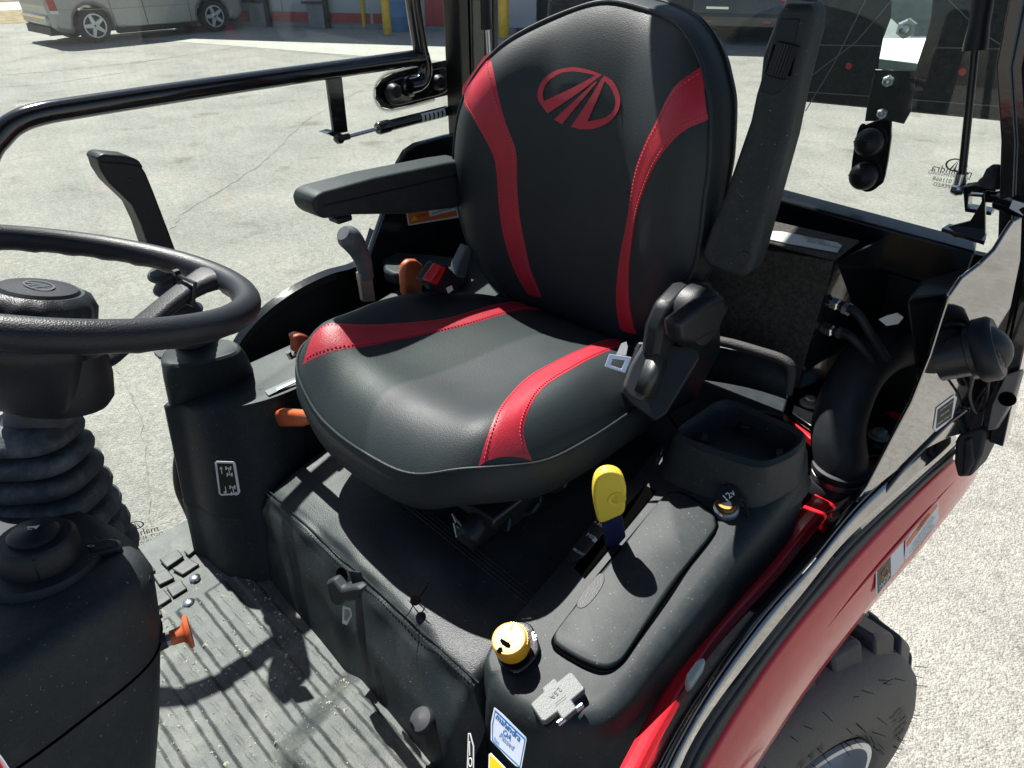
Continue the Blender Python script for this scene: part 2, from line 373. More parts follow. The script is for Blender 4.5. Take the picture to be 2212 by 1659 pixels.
for t0 in (.62, 2.1):
    wall_box('pilaster', t0, t0+.4, 0, 4.2, .004, .18, WCON, bevel=.02)
    p = a0+wd*(t0+.45)+wn*.12
    tube('downpipe', [p+ZU*.02, p+ZU*3], .055, DKR, bld)
    wall_box('pipe_bracket', t0-.1, t0+.5, .5, .56, .185, .22, DKR)
wall_box('garage_door', 7.02, 12.5, .02, 3.2, -.2, -.12, DKR)
for i in range(1, 6): wall_box('door_rib', 7.02, 12.5, .02+i*.53, .05+i*.53, -.119, -.09, DKR)
wall_box('red_door', 4.88, 5.45, .1, 2.1, .003, .06, WRED, bevel=.01)
wall_box('door_frame', 5.47, 5.56, .02, 2.2, .003, .08, mat('pale_trim', (.6, .6, .58), .6), bevel=.01)
prism('roof', [a0+wd*-2+wn*.4+ZU*4.2, a0+wd*18+wn*.4+ZU*4.2, a0+wd*18-wn*12+ZU*5.2, a0+wd*-2-wn*12+ZU*5.2], (0, 0, .15), WRED, bld, smooth=False)
prism('side_wall', [a0+wd*-1.6-wn*.3, a0+wd*-1.35-wn*.3, a0+wd*-1.35-wn*11.5, a0+wd*-1.6-wn*11.5], (0, 0, 4.2), WGR, bld, smooth=False)
prism('side_wall', [a0+wd*17.2-wn*.3, a0+wd*17.45-wn*.3, a0+wd*17.45-wn*11.5, a0+wd*17.2-wn*11.5], (0, 0, 4.2), WGR, bld, smooth=False)
BYEL = mat('bollard_yellow', (.62, .40, .03), .55, var=.1, vscale=9, dust=.3, dscale=8)
for (px, py, r, lb) in ((838, 77, .092, 'yellow steel bollard standing forward of the blue drum'), (788, 63, .05, 'thin yellow bollard against the red wall band'),
                        (1088, 84, .105, 'thick yellow bollard seen just left of the seat top')):
    p = Zp(px, py, 0); b = empty('bollard', p, label=lb, cat='bollard', group='yellow bollards before the workshop')
    lathe('post', [(r, 0), (r, 1.05), (r*.9, 1.1), (r*.6, 1.13), (.01, 1.14)], p, (0, 0, 1), BYEL, b, seg=20)
    lathe('collar', [(r*1.25, 0), (r*1.25, .02), (r*1.02, .03)], p, (0, 0, 1), WCON, b, seg=20)
p = Zp(863, 67, 0)
BLU = mat('blue_drum_plastic', (.10, .22, .42), .5, var=.1, vscale=5)
dr = empty('drum', p, label='pale blue plastic drum standing at the workshop wall', cat='drum')
lathe('body', [(.26, 0), (.275, .03), (.275, .28), (.285, .3), (.275, .32), (.275, .58), (.285, .6), (.275, .62), (.27, .84), (.25, .88)], p, (0, 0, 1), BLU, dr)
lathe('rim', [(.272, .86), (.285, .87), (.285, .9), (.262, .91)], p, (0, 0, 1), BLU, dr)
p = V((-20.4, 6.1, 0)); bx_ = empty('post_box', p, label='dark letter box on a post behind the silver minivan', cat='post box')
box('post', p+V((0, 0, .5)), (.09, .09, 1.0), DKR, bx_); box('box', p+V((0, 0, .95)), (.5, .25, .45), DKR, bx_, bevel=.04); box('flag_arm', p+V((0, .16, .45)), (.1, .35, .05), DKR, bx_)

# ---- silver minivan
VAN = mat('champagne_paint', (.33, .335, .315), .28, .35, coat=.5, var=.04, vscale=2)
VGL = mat('van_window_glass', (.02, .025, .028), .06); CHR = mat('chrome', (.7, .7, .7), .12, 1); VBLK = mat('van_black_trim', (.02, .02, .021), .6)
TAILR = mat('red_lens', (.45, .012, .016), .15, coat=.5)
VT = mat('car_tyre', (.022, .022, .024), .8)
van = empty('minivan', (-16.8, 6.8, 0), label='silver minivan parked side-on at the far left of the lot', cat='van')
xs = -15.9; ry, fy, wr = 5.6, 8.15, .31
def arch(c, r, z0, n=9):
    a0_ = math.asin((z0-.31)/r); return [(c+r*math.cos(a), .31+r*math.sin(a)) for a in [math.pi-a0_-(math.pi-2*a0_)*i/n for i in range(n+1)]]
sil = [(4.84, .34), (4.92, .24), (5.12, .20)] + arch(ry, .37, .20) + [(6.4, .17), (7.5, .17)] + arch(fy, .37, .20) + [(8.75, .22), (8.88, .34), (8.86, .62), (8.72, .86), (8.3, .96), (7.75, 1.03), (5.4, 1.05), (4.87, 1.03), (4.81, .7)]
prism('lower_body', [(xs, y, z) for y, z in sil], (-1.45, 0, 0), VAN, van, bevel=.09, seg=3)
cabs = [(4.89, 1.02), (4.97, 1.45), (5.14, 1.68), (5.6, 1.73), (6.6, 1.71), (7.2, 1.58), (7.9, 1.03)]
loft('cabin', [[(xs-.03-(z-1.02)*.22, y, z) for y, z in cabs], [(xs-1.42+(z-1.02)*.22, y, z) for y, z in cabs]], VAN, van, bevel=.05)
for q in ([(5.10, 1.1), (5.14, 1.55), (5.65, 1.58), (5.68, 1.1)], [(5.76, 1.1), (5.74, 1.58), (6.5, 1.57), (6.55, 1.1)], [(6.63, 1.1), (6.6, 1.56), (7.05, 1.46), (7.55, 1.1)]):
    prism('side_window', [(xs-.02-(z-1.02)*.22, y, z) for y, z in q], (-.02, 0, 0), VGL, van)
prism('rear_window', [(xs-.25, 4.90, 1.1), (xs-1.2, 4.90, 1.1), (xs-1.15, 4.99, 1.5), (xs-.3, 4.99, 1.5)], (0, -.02, 0), VGL, van)
prism('windscreen', [(xs-.2, 7.86, 1.08), (xs-1.25, 7.86, 1.08), (xs-1.15, 7.28, 1.53), (xs-.3, 7.28, 1.53)], (0, .02, .02), VGL, van)
prism('tail_light', [(xs+.012, 4.86, .62), (xs+.012, 5.0, .60), (xs+.012, 4.97, 1.0), (xs+.012, 4.84, 1.0)], (-.2, 0, 0), TAILR, van, bevel=.02)
prism('reversing_lens', [(xs+.016, 4.87, .56), (xs+.016, 5.01, .545), (xs+.016, 5.005, .615), (xs+.016, 4.86, .62)], (-.2, 0, 0), WHITE, van, bevel=.01)
box('rear_bumper', (xs-.72, 4.86, .45), (1.3, .16, .2), VAN, van, bevel=.05)
box('bumper_strip', (xs-.72, 4.775, .5), (1.2, .02, .04), CHR, van)
tube('exhaust_pipe', [(xs-.3, 4.82, .2), (xs-.3, 5.2, .2)], .035, CHR, van)
for y0, z0, y1, z1 in ((5.95, 1.0, 6.02, .2), (6.62, 1.02, 6.66, .2), (7.62, 1.02, 7.6, .2)): tube('door_seam', [(xs+.002, y0, z0), (xs+.002, y1, z1)], .005, VBLK, van, seg=6)
tube('body_crease', [(xs+.002, 4.95, .62), (xs+.004, 6, .585), (xs+.004, 7.7, .58)], .007, VAN, van, seg=6)
for y in (6.12, 6.8): box('door_handle', (xs+.02, y, .84), (.03, .17, .04), VAN, van, bevel=.01)
box('sill_cover', (xs-.06, 6.87, .19), (.16, 1.7, .1), VBLK, van, bevel=.02)
box('headlight', (xs-.12, 8.78, .72), (.3, .16, .16), WHITE, van, bevel=.03)
box('underbody', (xs-.72, 6.8, .26), (1.25, 4, .14), VBLK, van)
def car_wheel(parent, c, ax, r, wdt=.2, spokes=5):
    e = empty('wheel', c, parent)
    lathe('tyre', [(r*.66, 0), (r*.9, 0), (r*.98, -.02), (r, -.05), (r, -wdt+.04), (r*.95, -wdt), (r*.6, -wdt)], c, ax, VT, e, seg=40, caps=False)
    lathe('rim', [(r*.68, .004), (r*.62, .004), (r*.58, -.05), (.02, -.06)], c, ax, VBLK, e, seg=32, caps=False)
    a, u, v_ = axes(ax); g = [lathe_geo([(r*.7, -.006), (r*.7, .008), (r*.62, .008), (r*.61, -.02)], c, ax, 32), lathe_geo([(.07, -.05), (.065, .0), (.02, .004)], c, ax, 16)]
    for k in range(spokes):
        an = 2*math.pi*k/spokes+.3; d_ = u*math.cos(an)+v_*math.sin(an); s_ = a.cross(d_)
        g.append(([V(c)+d_*.05+s_*.05-a*.03, V(c)+d_*r*.64+s_*.035-a*.012, V(c)+d_*r*.64-s_*.035-a*.012, V(c)+d_*.05-s_*.05-a*.03,
                   V(c)+d_*.05+s_*.04, V(c)+d_*r*.64+s_*.025+a*.004, V(c)+d_*r*.64-s_*.025+a*.004, V(c)+d_*.05-s_*.04],
                  [(0, 1, 2, 3), (4, 5, 6, 7), (0, 1, 5, 4), (1, 2, 6, 5), (2, 3, 7, 6), (3, 0, 4, 7)]))
    joined('spokes', g, RIM, e)
def lathe_geo(prof, org, ax, seg):
    a, u, v_ = axes(ax); vs = []; fs = []; n = len(prof)
    for (r, h) in prof:
        for j in range(seg):
            an = 2*math.pi*j/seg; vs.append(V(org)+a*h+u*(math.cos(an)*r)+v_*(math.sin(an)*r))
    for i in range(n-1):
        for j in range(seg): fs.append((i*seg+j, i*seg+(j+1) % seg, (i+1)*seg+(j+1) % seg, (i+1)*seg+j))
    return vs, fs
for y in (ry, fy):
    car_wheel(van, (xs+.005, y, wr), (1, 0, 0), wr); car_wheel(van, (xs-1.455, y, wr), (-1, 0, 0), wr)

# ---- dark car behind
cc = Zp(1585, 97, 0); cdir = V((cc.x-CAM.x, cc.y-CAM.y, 0)).normalized(); cs = V((cdir.y, -cdir.x, 0))
CARP = mat('dark_car_paint', (.02, .022, .026), .2, .2, coat=.6)
car = empty('parked_car', cc, label='dark car seen from behind beyond the seat back', cat='car')
def cl(s, f, z): return cc+cs*s+cdir*f+ZU*z
prof = [(0, .3), (.02, .75), (.1, 1.0), (.45, 1.45), (1.3, 1.5), (2.3, 1.45), (3.1, 1.0), (4.2, .85), (4.3, .35)]
loft('body', [[cl(s*.9*(1 if z < .95 else 1-(z-.95)*.35), f, z) for f, z in prof] for s in (-1, -.93, .93, 1)], CARP, car, bevel=.05)
prism('rear_window', [cl(-.6, .1, 1.02), cl(.6, .1, 1.02), cl(.52, .4, 1.4), cl(-.52, .4, 1.4)], cdir*-.015, VGL, car)
prism('rear_bumper', [cl(-.9, -.08, .28), cl(.9, -.08, .28), cl(.9, .1, .28), cl(-.9, .1, .28)], (0, 0, .27), CARP, car, bevel=.06)
prism('chrome_strip', [cl(-.62, -.015, .62), cl(-.2, -.015, .62), cl(-.2, .05, .62), cl(-.62, .05, .62)], (0, 0, .04), CHR, car)
for s in (-1, 1):
    prism('tail_light', [cl(s*.88, -.01, .76), cl(s*.72, -.03, .76), cl(s*.72, .1, .76), cl(s*.88, .1, .76)], (0, 0, .2), TAILR, car, bevel=.02)
    prism('reflector', [cl(s*.62, -.1, .40), cl(s*.48, -.1, .40), cl(s*.48, -.03, .40), cl(s*.62, -.03, .40)], (0, 0, .035), TAILR, car)
    for f in (.75, 3.4): car_wheel(car, cl(s*.86, f, .32), cs*s, .32)

# ================================================================ the tractor
TR = empty('tractor', (0, 0, 0), label='red and black compact tractor with its cab open, seen from the left doorway', cat='tractor')

# ---------------------------------------------------------------- driver seat
seat = empty('driver_seat', (0, .05, 1.12), TR, label='black and red leather driver seat with embroidered emblem')
# cushion ------------------------------------------------------
CO = [(-.033, -.198), (.05, -.192), (.11, -.172), (.158, -.135), (.186, -.075), (.198, .01), (.203, .10), (.20, .22), (.185, .30), (.10, .325), (-.033, .33)]
XC = -.033
CO = CO + [(-.18, .325), (-.255, .295), (-.275, .21), (-.287, .10), (-.290, .01), (-.287, -.06), (-.272, -.125), (-.232, -.165), (-.17, -.186), (-.10, -.196)]
COUT = catm([(x, y, 0) for x, y in CO], 6, True)
CC = V((XC, .05, 0))
def edge_frac(x, y):
    d = V((x, y, 0))-CC
    if d.length < 1e-5: return 0
    a = math.atan2(d.y, d.x); best = None
    lo = None
    for i in range(len(COUT)):
        p = COUT[i]-CC; q = COUT[(i+1) % len(COUT)]-CC
        c1 = p.x*d.y-p.y*d.x; c2 = q.x*d.y-q.y*d.x
        if c1*c2 <= 0 and (p+q).dot(d) > 0:
            e = q-p; den = d.x*e.y-d.y*e.x
            if abs(den) < 1e-12: continue
            tt = (p.x*e.y-p.y*e.x)/den
            if tt > 0: return 1/tt
    return 1
def cz(x, y, s=None):
    if s is None: s = edge_frac(x, y)
    z = 1.295 + (.028*math.exp(-((x-XC-.175)/.06)**2) + .058*math.exp(-((x-XC+.215)/.075)**2)*(.55+.45*sm(-.19, -.08, y)))*sm(.33, .0, y) + .012*math.exp(-((y+.12)/.06)**2) - .012*sm(.1, .3, y)
    return z - .052*min(1.0, s)**7
rings = []
for k in range(1, 19):
    s = 1-(1-k/18)**1.5
    rings.append([V((CC.x+(p.x-CC.x)*s, CC.y+(p.y-CC.y)*s, 0)) for p in COUT])
vs = [V((CC.x, CC.y, cz(CC.x, CC.y, 0)))]; fs = []; n = len(COUT)
for k, rg in enumerate(rings):
    s = 1-(1-(k+1)/18)**1.5
    vs += [V((p.x, p.y, cz(p.x, p.y, s))) for p in rg]
for j in range(n): fs.append((0, 1+j, 1+(j+1) % n))
for k in range(17):
    for j in range(n): a = 1+k*n; fs.append((a+j, a+(j+1) % n, a+n+(j+1) % n, a+n+j))
mk('cushion_top', vs, fs, LEATHER, seat)
bord = [V((p.x, p.y, cz(p.x, p.y, 1))) for p in COUT]
def off(p, s, dz): d = V((p.x-CC.x, p.y-CC.y, 0)); l = d.length; return V((p.x, p.y, p.z+dz))+d*(s/l)
loft('cushion_side', [[off(p, 0, -.0005) for p in bord], [off(p, .007, -.012) for p in bord], [off(p, .009, -.035) for p in bord], [off(p, .004, -.058) for p in bord], [off(p, -.012, -.076) for p in bord], [off(p, -.04, -.086) for p in bord]], LEATHER, seat, caps=(False, True))
tube('cushion_piping', [off(p, .002, .001) for p in bord], .0021, LEATHER, seat, seg=8, closed=True)
def cpx(px, py, lift=.0016):
    v = ray(px, py); best = None
    for i in range(400):
        p = CAM+v*(.75+i*.002); f = edge_frac(p.x, p.y)
        if f <= 1.0 and p.z < cz(p.x, p.y): return V((p.x, p.y, cz(p.x, p.y)+lift))
        e = max(0, f-1)+abs(p.z-cz(p.x, p.y))*3
        if best is None or e < best[0]: best = (e, p, f)
    e, p, f = best; k = min(1, .995/max(f, .01)); x, y = CC.x+(p.x-CC.x)*k, CC.y+(p.y-CC.y)*k
    return V((x, y, cz(x, y)+lift))
def csurf(p, lift): return V((p.x, p.y, cz(p.x, p.y)+lift))
def strip_on(name, A, B, surf, parent, nU=40, nW=7, mt=REDL):
    """a fabric band laid on a padded surface between two edge lines"""
    A = resample(catm(A, 8), nU); B = resample(catm(B, 8), nU); vs = []; fs = []
    for i in range(nU):
        for j in range(nW): vs.append(surf(A[i].lerp(B[i], j/(nW-1)), .0016 if 0 < j < nW-1 else .0002))
    for i in range(nU-1):
        for j in range(nW-1): a = i*nW+j; fs.append((a, a+1, a+nW+1, a+nW))
    o = mk(name, vs, fs, mt, parent)
    g = []
    for E_, F_ in ((A, B), (B, A)):
        L = [E_[i].lerp(F_[i], .10) for i in range(nU)]
        L = resample(L, 150)
        for i in range(0, 148, 2): g.append(tube_geo([surf(L[i], .0022), surf(L[i+1], .0022)], .0008, 5))
    joined('stitching', g, REDTHREAD, parent, kind='stuff')
    return o
# left and right cushion bands (seen left = tractor right)
strip_on('cushion_stripe', [cpx(*q) for q in ((1128, 640), (1050, 664), (980, 685), (900, 697), (820, 702), (745, 700), (700, 703), (678, 722))],
         [cpx(*q) for q in ((1172, 650), (1100, 676), (1020, 700), (930, 722), (850, 738), (770, 752), (700, 768), (654, 790))], csurf, seat)
strip_on('cushion_stripe', [cpx(*q) for q in ((1338, 712), (1270, 748), (1210, 775), (1140, 815), (1095, 860), (1060, 925), (1040, 985), (1033, 1028))],
         [cpx(*q) for q in ((1372, 728), (1310, 760), (1240, 795), (1180, 832), (1150, 870), (1132, 920), (1134, 958), (1150, 1002))], csurf, seat)
# backrest -----------------------------------------------------
SR = [(1291, 13), (1378, 28), (1442, 55), (1477, 87), (1501, 127), (1511, 165), (1518, 246), (1515, 357), (1505, 436), (1497, 516), (1487, 587), (1460, 640), (1420, 705)]
RO = [Yp(x, y, yy) for (x, y), yy in zip(SR, (.33, .32, .31, .30, .29, .28, .26, .25, .25, .25, .255, .26, .265))]
RO[0] = V((XC, 0, RO[0].z+.004)); RO = [V((max(XC, p.x), 0, p.z)) for p in RO]+[V((.08, 0, 1.245)), V((XC, 0, 1.24))]
BO = RO+[V((x, 0, z)) for x, z in ((-.15, 1.25), (-.225, 1.305), (-.275, 1.37), (-.300, 1.44), (-.305, 1.51), (-.293, 1.585), (-.262, 1.655), (-.215, 1.712), (-.165, 1.747), (-.10, 1.775))]
BOUT = catm(BO, 5, True); BC = V((XC, 0, 1.53))
def by(x, z, s):
    hw = .235
    y = .288 + .03*sm(1.60, 1.80, z) - .052*sm(.06, .22, abs(x-XC)) - .004*sm(1.42, 1.28, z)
    return y + .035*min(1, s)**8
def bfrac(x, z):
    d = V((x, 0, z))-BC
    if d.length < 1e-5: return 0
    for i in range(len(BOUT)):
        p = BOUT[i]-BC; q = BOUT[(i+1) % len(BOUT)]-BC
        c1 = p.x*d.z-p.z*d.x; c2 = q.x*d.z-q.z*d.x
        if c1*c2 <= 0 and (p+q).dot(d) > 0:
            e = q-p; den = d.x*e.z-d.z*e.x
            if abs(den) < 1e-12: continue
            tt = (p.x*e.z-p.z*e.x)/den
            if tt > 0: return 1/tt
    return 1
n = len(BOUT); vs = [V((XC, by(XC, BC.z, 0), BC.z))]; fs = []
K = 22
for k in range(1, K+1):
    s = 1-(1-k/K)**1.5
    for p in BOUT:
        x = XC+(p.x-XC)*s; z = BC.z+(p.z-BC.z)*s; vs.append(V((x, by(x, z, s), z)))
for j in range(n): fs.append((0, 1+j, 1+(j+1) % n))
for k in range(K-1):
    for j in range(n): a = 1+k*n; fs.append((a+j, a+(j+1) % n, a+n+(j+1) % n, a+n+j))
mk('backrest_front', vs, fs, LEATHER, seat)
bb = [V((p.x, by(p.x, p.z, 1), p.z)) for p in BOUT]
def bo(p, s, dy): d = V((p.x-XC, 0, p.z-BC.z)); return V((p.x, p.y+dy, p.z))+d*(s/d.length)
loft('backrest_side', [[bo(p, 0, .0005) for p in bb], [bo(p, .006, .02) for p in bb], [bo(p, .006, .055) for p in bb], [bo(p, -.004, .09) for p in bb], [bo(p, -.03, .115) for p in bb]], LEATHER, seat, caps=(False, True))
tube('backrest_piping', [bo(p, .0015, -.0005) for p in bb], .0030, LEATHER, seat, seg=8, closed=True)
tube('shell_edge', [bo(p, .005, .058) for p in bb], .0045, PLAST2, seat, seg=8, closed=True)
def bpx(px, py):
    y = .25
    for _ in range(10): p = Yp(px, py, y); y = by(p.x, p.z, bfrac(p.x, p.z))
    return V((p.x, y, p.z))
def bsurf(p, lift): return V((p.x, by(p.x, p.z, bfrac(p.x, p.z))-lift, p.z))
strip_on('backrest_stripe', [bpx(*q) for q in ((999, 188), (1002, 212), (1021, 254), (1061, 325), (1073, 377), (1077, 436), (1089, 516), (1113, 587), (1142, 637))],
         [bpx(*q) for q in ((1055, 113), (1069, 167), (1097, 278), (1115, 329), (1117, 397), (1124, 476), (1144, 575), (1158, 610), (1172, 643))], bsurf, seat)
strip_on('backrest_stripe', [bpx(*q) for q in ((1519, 141), (1466, 178), (1442, 210), (1418, 262), (1394, 309), (1370, 377), (1355, 476), (1339, 555), (1331, 640), (1340, 712))],
         [bpx(*q) for q in ((1531, 258), (1478, 282), (1442, 317), (1410, 365), (1390, 413), (1374, 464), (1366, 516), (1359, 575), (1359, 640), (1376, 722))], bsurf, seat)
def eb(l): return [bpx((1500+x/1.3827)/1.8228, y/2.5204) for x, y in l]
def patch(A, B, nU=16, nW=4):
    A = resample(catm(A, 6) if len(A) > 2 else A, nU); B = resample(catm(B, 6) if len(B) > 2 else B, nU); vs = []; fs = []
    for i in range(nU):
        for j in range(nW): vs.append(bsurf(A[i].lerp(B[i], j/(nW-1)), .0018))
    for i in range(nU-1):
        for j in range(nW-1): a = i*nW+j; fs.append((a, a+1, a+nW+1, a+nW))
    return vs, fs
joined('emblem', [
    patch(eb([(1208, 405), (1130, 378), (1040, 365), (950, 385), (890, 430), (858, 490), (862, 550), (912, 618)]), eb([(1172, 409), (1110, 395), (1040, 388), (965, 405), (910, 447), (886, 500), (889, 540), (892, 550)]), 30),
    patch(eb([(892, 548), (1040, 480), (1175, 408)]), eb([(912, 618), (1070, 510), (1208, 405)])),
    patch(eb([(945, 650), (1060, 545), (1172, 442)]), eb([(990, 675), (1080, 565), (1180, 446)])),
    patch(eb([(1220, 410), (1265, 440), (1297, 500), (1306, 560), (1285, 620), (1235, 670), (1160, 700), (1090, 702)]), eb([(1222, 440), (1250, 470), (1272, 515), (1281, 560), (1268, 600), (1230, 635), (1180, 652), (1128, 660)]), 30),
    patch(eb([(1216, 412), (1125, 560), (1038, 690)]), eb([(1224, 436), (1175, 555), (1120, 675), (1092, 703)]))],
    EMB, seat, label='red embroidered oval road emblem on the backrest')
# lowered right armrest ----------------------------------------
ar = [(676, 438), (684, 422), (700, 414), (810, 384), (965, 352), (1010, 345), (1030, 425), (985, 450), (880, 463), (765, 465), (700, 474), (682, 460)]
P = [Xp(x, y, -.285) for x, y in ar]
prism('armrest', P, (-.06, 0, 0), PLAST, seat, bevel=.010, seg=4, label='lowered right armrest of black plastic')
prism('armrest_seam', [Xp(x, y, -.2835) for x, y in ((700, 444), (960, 384), (1000, 378), (1000, 380), (960, 386), (700, 447))], (.0012, 0, 0), PLAST2, seat)
box('armrest_catch', Xp(735, 470, -.31), (.03, .03, .012), PLAST2, seat, bevel=.004)
# raised left armrest ------------------------------------------
A0 = V((.27, .262, 1.45)); AN = V((.12, -1, .16)).normalized()
la = [(1683, 14), (1700, 7), (1745, 9), (1758, 18), (1752, 70), (1722, 190), (1700, 300), (1622, 586), (1600, 604), (1560, 594), (1524, 576), (1514, 548), (1530, 500), (1560, 430), (1618, 262), (1630, 205), (1650, 140), (1668, 60)]
P = [Pp(x, y, A0, AN) for x, y in la]
prism('raised_armrest', P, (0, .05, .0), PLAST, seat, bevel=.012, seg=4, label='raised left armrest of black plastic with a thumb wheel')
prism('armrest_panel', [Pp(x, y, A0, AN)+AN*.0015 for x, y in ((1684, 40), (1728, 40), (1700, 185), (1672, 205), (1640, 196))], AN*-.004, PLAST2, seat, bevel=.0012)
prism('wheel_recess', [Pp(x, y, A0, AN)+AN*.003 for x, y in ((1672, 96), (1724, 102), (1708, 165), (1654, 158))], AN*-.004, HOLE, seat, bevel=.001)
c = Pp(1690, 131, A0, AN); uax = (Pp(1703, 97, A0, AN)-Pp(1680, 163, A0, AN)).normalized()
lathe('thumb_wheel', [(.016, -.021), (.0195, -.019), (.0195, .019), (.016, .021)], c-AN*.0105, uax, PLAST2, seat, seg=120, flute=(30, .045, .017))
c = Pp(1606, 556, A0, AN)
lathe('pivot_cap', [(.0, .0015), (.009, .0015), (.010, -.002)], c, AN, DARKP, seat, seg=20)
# hinge, recliner dial, belt retractor -------------------------
HX = .235
prism('hinge_plate', [Xp(x, y, HX) for x, y in ((1428, 715), (1450, 662), (1490, 620), (1540, 610), (1560, 660), (1560, 760), (1500, 870), (1440, 900), (1400, 870), (1420, 770))], (-.03, 0, 0), PLAST2, seat, bevel=.008)
c = Xp(1518, 690, HX+.03)
lathe('recline_dial', [(.046, -.03), (.048, -.012), (.045, .002), (.036, .012), (.01, .014)], c, (1, -.1, 0), PLAST2, seat, seg=36)
P = [Xp(x, y, HX+.05) for x, y in ((1468, 700), (1530, 655), (1568, 640), (1578, 668), (1545, 720), (1500, 745), (1472, 742))]
prism('dial_grip', P, (-.028, 0, 0), PLAST2, seat, bevel=.008, seg=3)
# under-seat frame and adjuster
box('seat_pan', (0, .06, 1.185), (.34, .40, .02), MBLK, seat, bevel=.004)
for x in (-.13, .13):
    box('slide_rail', (x, .05, 1.15), (.035, .42, .03), MBLK, seat, bevel=.003)
for x in (-.15, .15):
    for y in (-.08, .2): box('suspension_bracket', (x, y, 1.165), (.03, .06, .035), MBLK, seat)
g = []
for i in range(26):
    y0 = -.12+i*.012; g.append(tube_geo([(.165+.012*math.cos(i*1.1), y0, 1.165+.012*math.sin(i*1.1)), (.165+.012*math.cos((i+1)*1.1), y0+.012, 1.165+.012*math.sin((i+1)*1.1))], .0035, 6))
joined('spring_coil', g, mat('green_black_steel', (.012, .03, .028), .3, .3), seat)
a = Zp(1008, 1168, 1.16); b = Zp(1040, 1118, 1.175)
tube('adjuster_knob', [a, a.lerp(b, .12), a.lerp(b, .5), a.lerp(b, .9), b], [.006, .0155, .017, .0155, .008], PLAST2, seat, seg=16, smooth=4)
tube('adjuster_bar', [b, (.03, -.06, 1.172), (.0, .0, 1.172)], .006, MBLK, seat)
tube('wire_loop', [Zp(985, 1128, 1.175), Zp(976, 1110, 1.178), Zp(1000, 1140, 1.17), Zp(986, 1160, 1.165), Zp(980, 1130, 1.178)], .0014, ZINC, seat, seg=6)

# seat belt ----------------------------------------------------
belt = empty('seat_belt', (.22, .2, 1.2), TR, label='seat belt with bright metal tongue beside the cushion')
B0 = V((.262, .14, 1.27)); BN = V((.45, -.72, .52)).normalized()
def bp_(x, y, l=0): return Pp(x, y, B0, BN)+BN*l
prism('retractor', [bp_(x, y) for x, y in ((1378, 738), (1490, 745), (1507, 752), (1512, 775), (1440, 895), (1415, 912), (1360, 872), (1340, 850))], BN*-.05, PLAST2, belt, bevel=.004)
prism('tongue_body', [bp_(x, y, .018) for x, y in ((1390, 738), (1415, 736), (1432, 748), (1428, 775), (1400, 850), (1385, 868), (1352, 852), (1345, 835), (1360, 790))], BN*-.012, mat('belt_tongue_plastic', (.04, .045, .05), .5), belt, bevel=.005, seg=3)
tg = [(1310, 785), (1318, 765), (1360, 768), (1368, 776), (1352, 800), (1345, 812), (1338, 800), (1312, 800)]
ou = [(1306, 792), (1316, 765), (1364, 772), (1350, 806)]; inn = [(1319, 789), (1324, 775), (1350, 779), (1342, 797)]
vs = [bp_(x, y, .014) for x, y in ou]+[bp_(x, y, .014) for x, y in inn]; k = len(vs)
vs += [v-BN*.003 for v in vs]
fs = [(i, (i+1) % 4, 4+(i+1) % 4, 4+i) for i in range(4)]; fs += [tuple(q+8 for q in f) for f in fs]
fs += [(i, (i+1) % 4, 8+(i+1) % 4, 8+i) for i in range(4)]+[(4+i, 4+(i+1) % 4, 12+(i+1) % 4, 12+i) for i in range(4)]
mk('metal_tongue', vs, fs, mat('blued_chrome', (.60, .68, .80), .3, .6), belt, smooth=False, bevel=.001)
W_ = mat('belt_webbing', (.018, .021, .022), .35, bump=.8, bscale=900, spec=.8)
ws = [[(1397, 765), (1368, 842)], [(1415, 768), (1385, 852)], [(1430, 775), (1400, 858)], [(1440, 785), (1412, 862)]]
rg = [[bp_(x, y, l) for (x, y) in q] for q, l in zip(ws, (.016, .028, .026, .004))]
A = catm([q[0] for q in rg], 6); Bq = catm([q[1] for q in rg], 6)
ribbon('webbing', A, Bq, W_, belt, solid=.0015)
prism('care_label', [bp_(x, y, .004) for x, y in ((1330, 768), (1342, 742), (1353, 738), (1356, 750), (1352, 768))], BN*.0006, WHITE, belt)
# buckle on the far side
b0 = Xp(955, 600, -.205)
bk = empty('belt_buckle', b0, TR, label='belt buckle with a red press button behind the cushion')
prism('buckle_body', [Xp(x, y, -.20) for x, y in ((925, 612), (955, 572), (968, 575), (1000, 610), (985, 635), (950, 635))], (-.035, 0, 0), PLAST2, bk, bevel=.003)
prism('press_button', [Xp(x, y, -.1985) for x, y in ((926, 609), (952, 573), (966, 577), (945, 618))], (-.02, 0, 0), mat('red_button', (.5, .015, .02), .3), bk, bevel=.003)
text('button_lettering', 'PRESS', Xp(945, 596, -.1975), Xp(958, 580, -.1975)-Xp(930, 612, -.1975), ZU, .007, DARKP, bk)
prism('date_label', [Xp(x, y, -.1985) for x, y in ((963, 622), (975, 616), (979, 626), (968, 634))], (.0005, 0, 0), WHITE, bk)

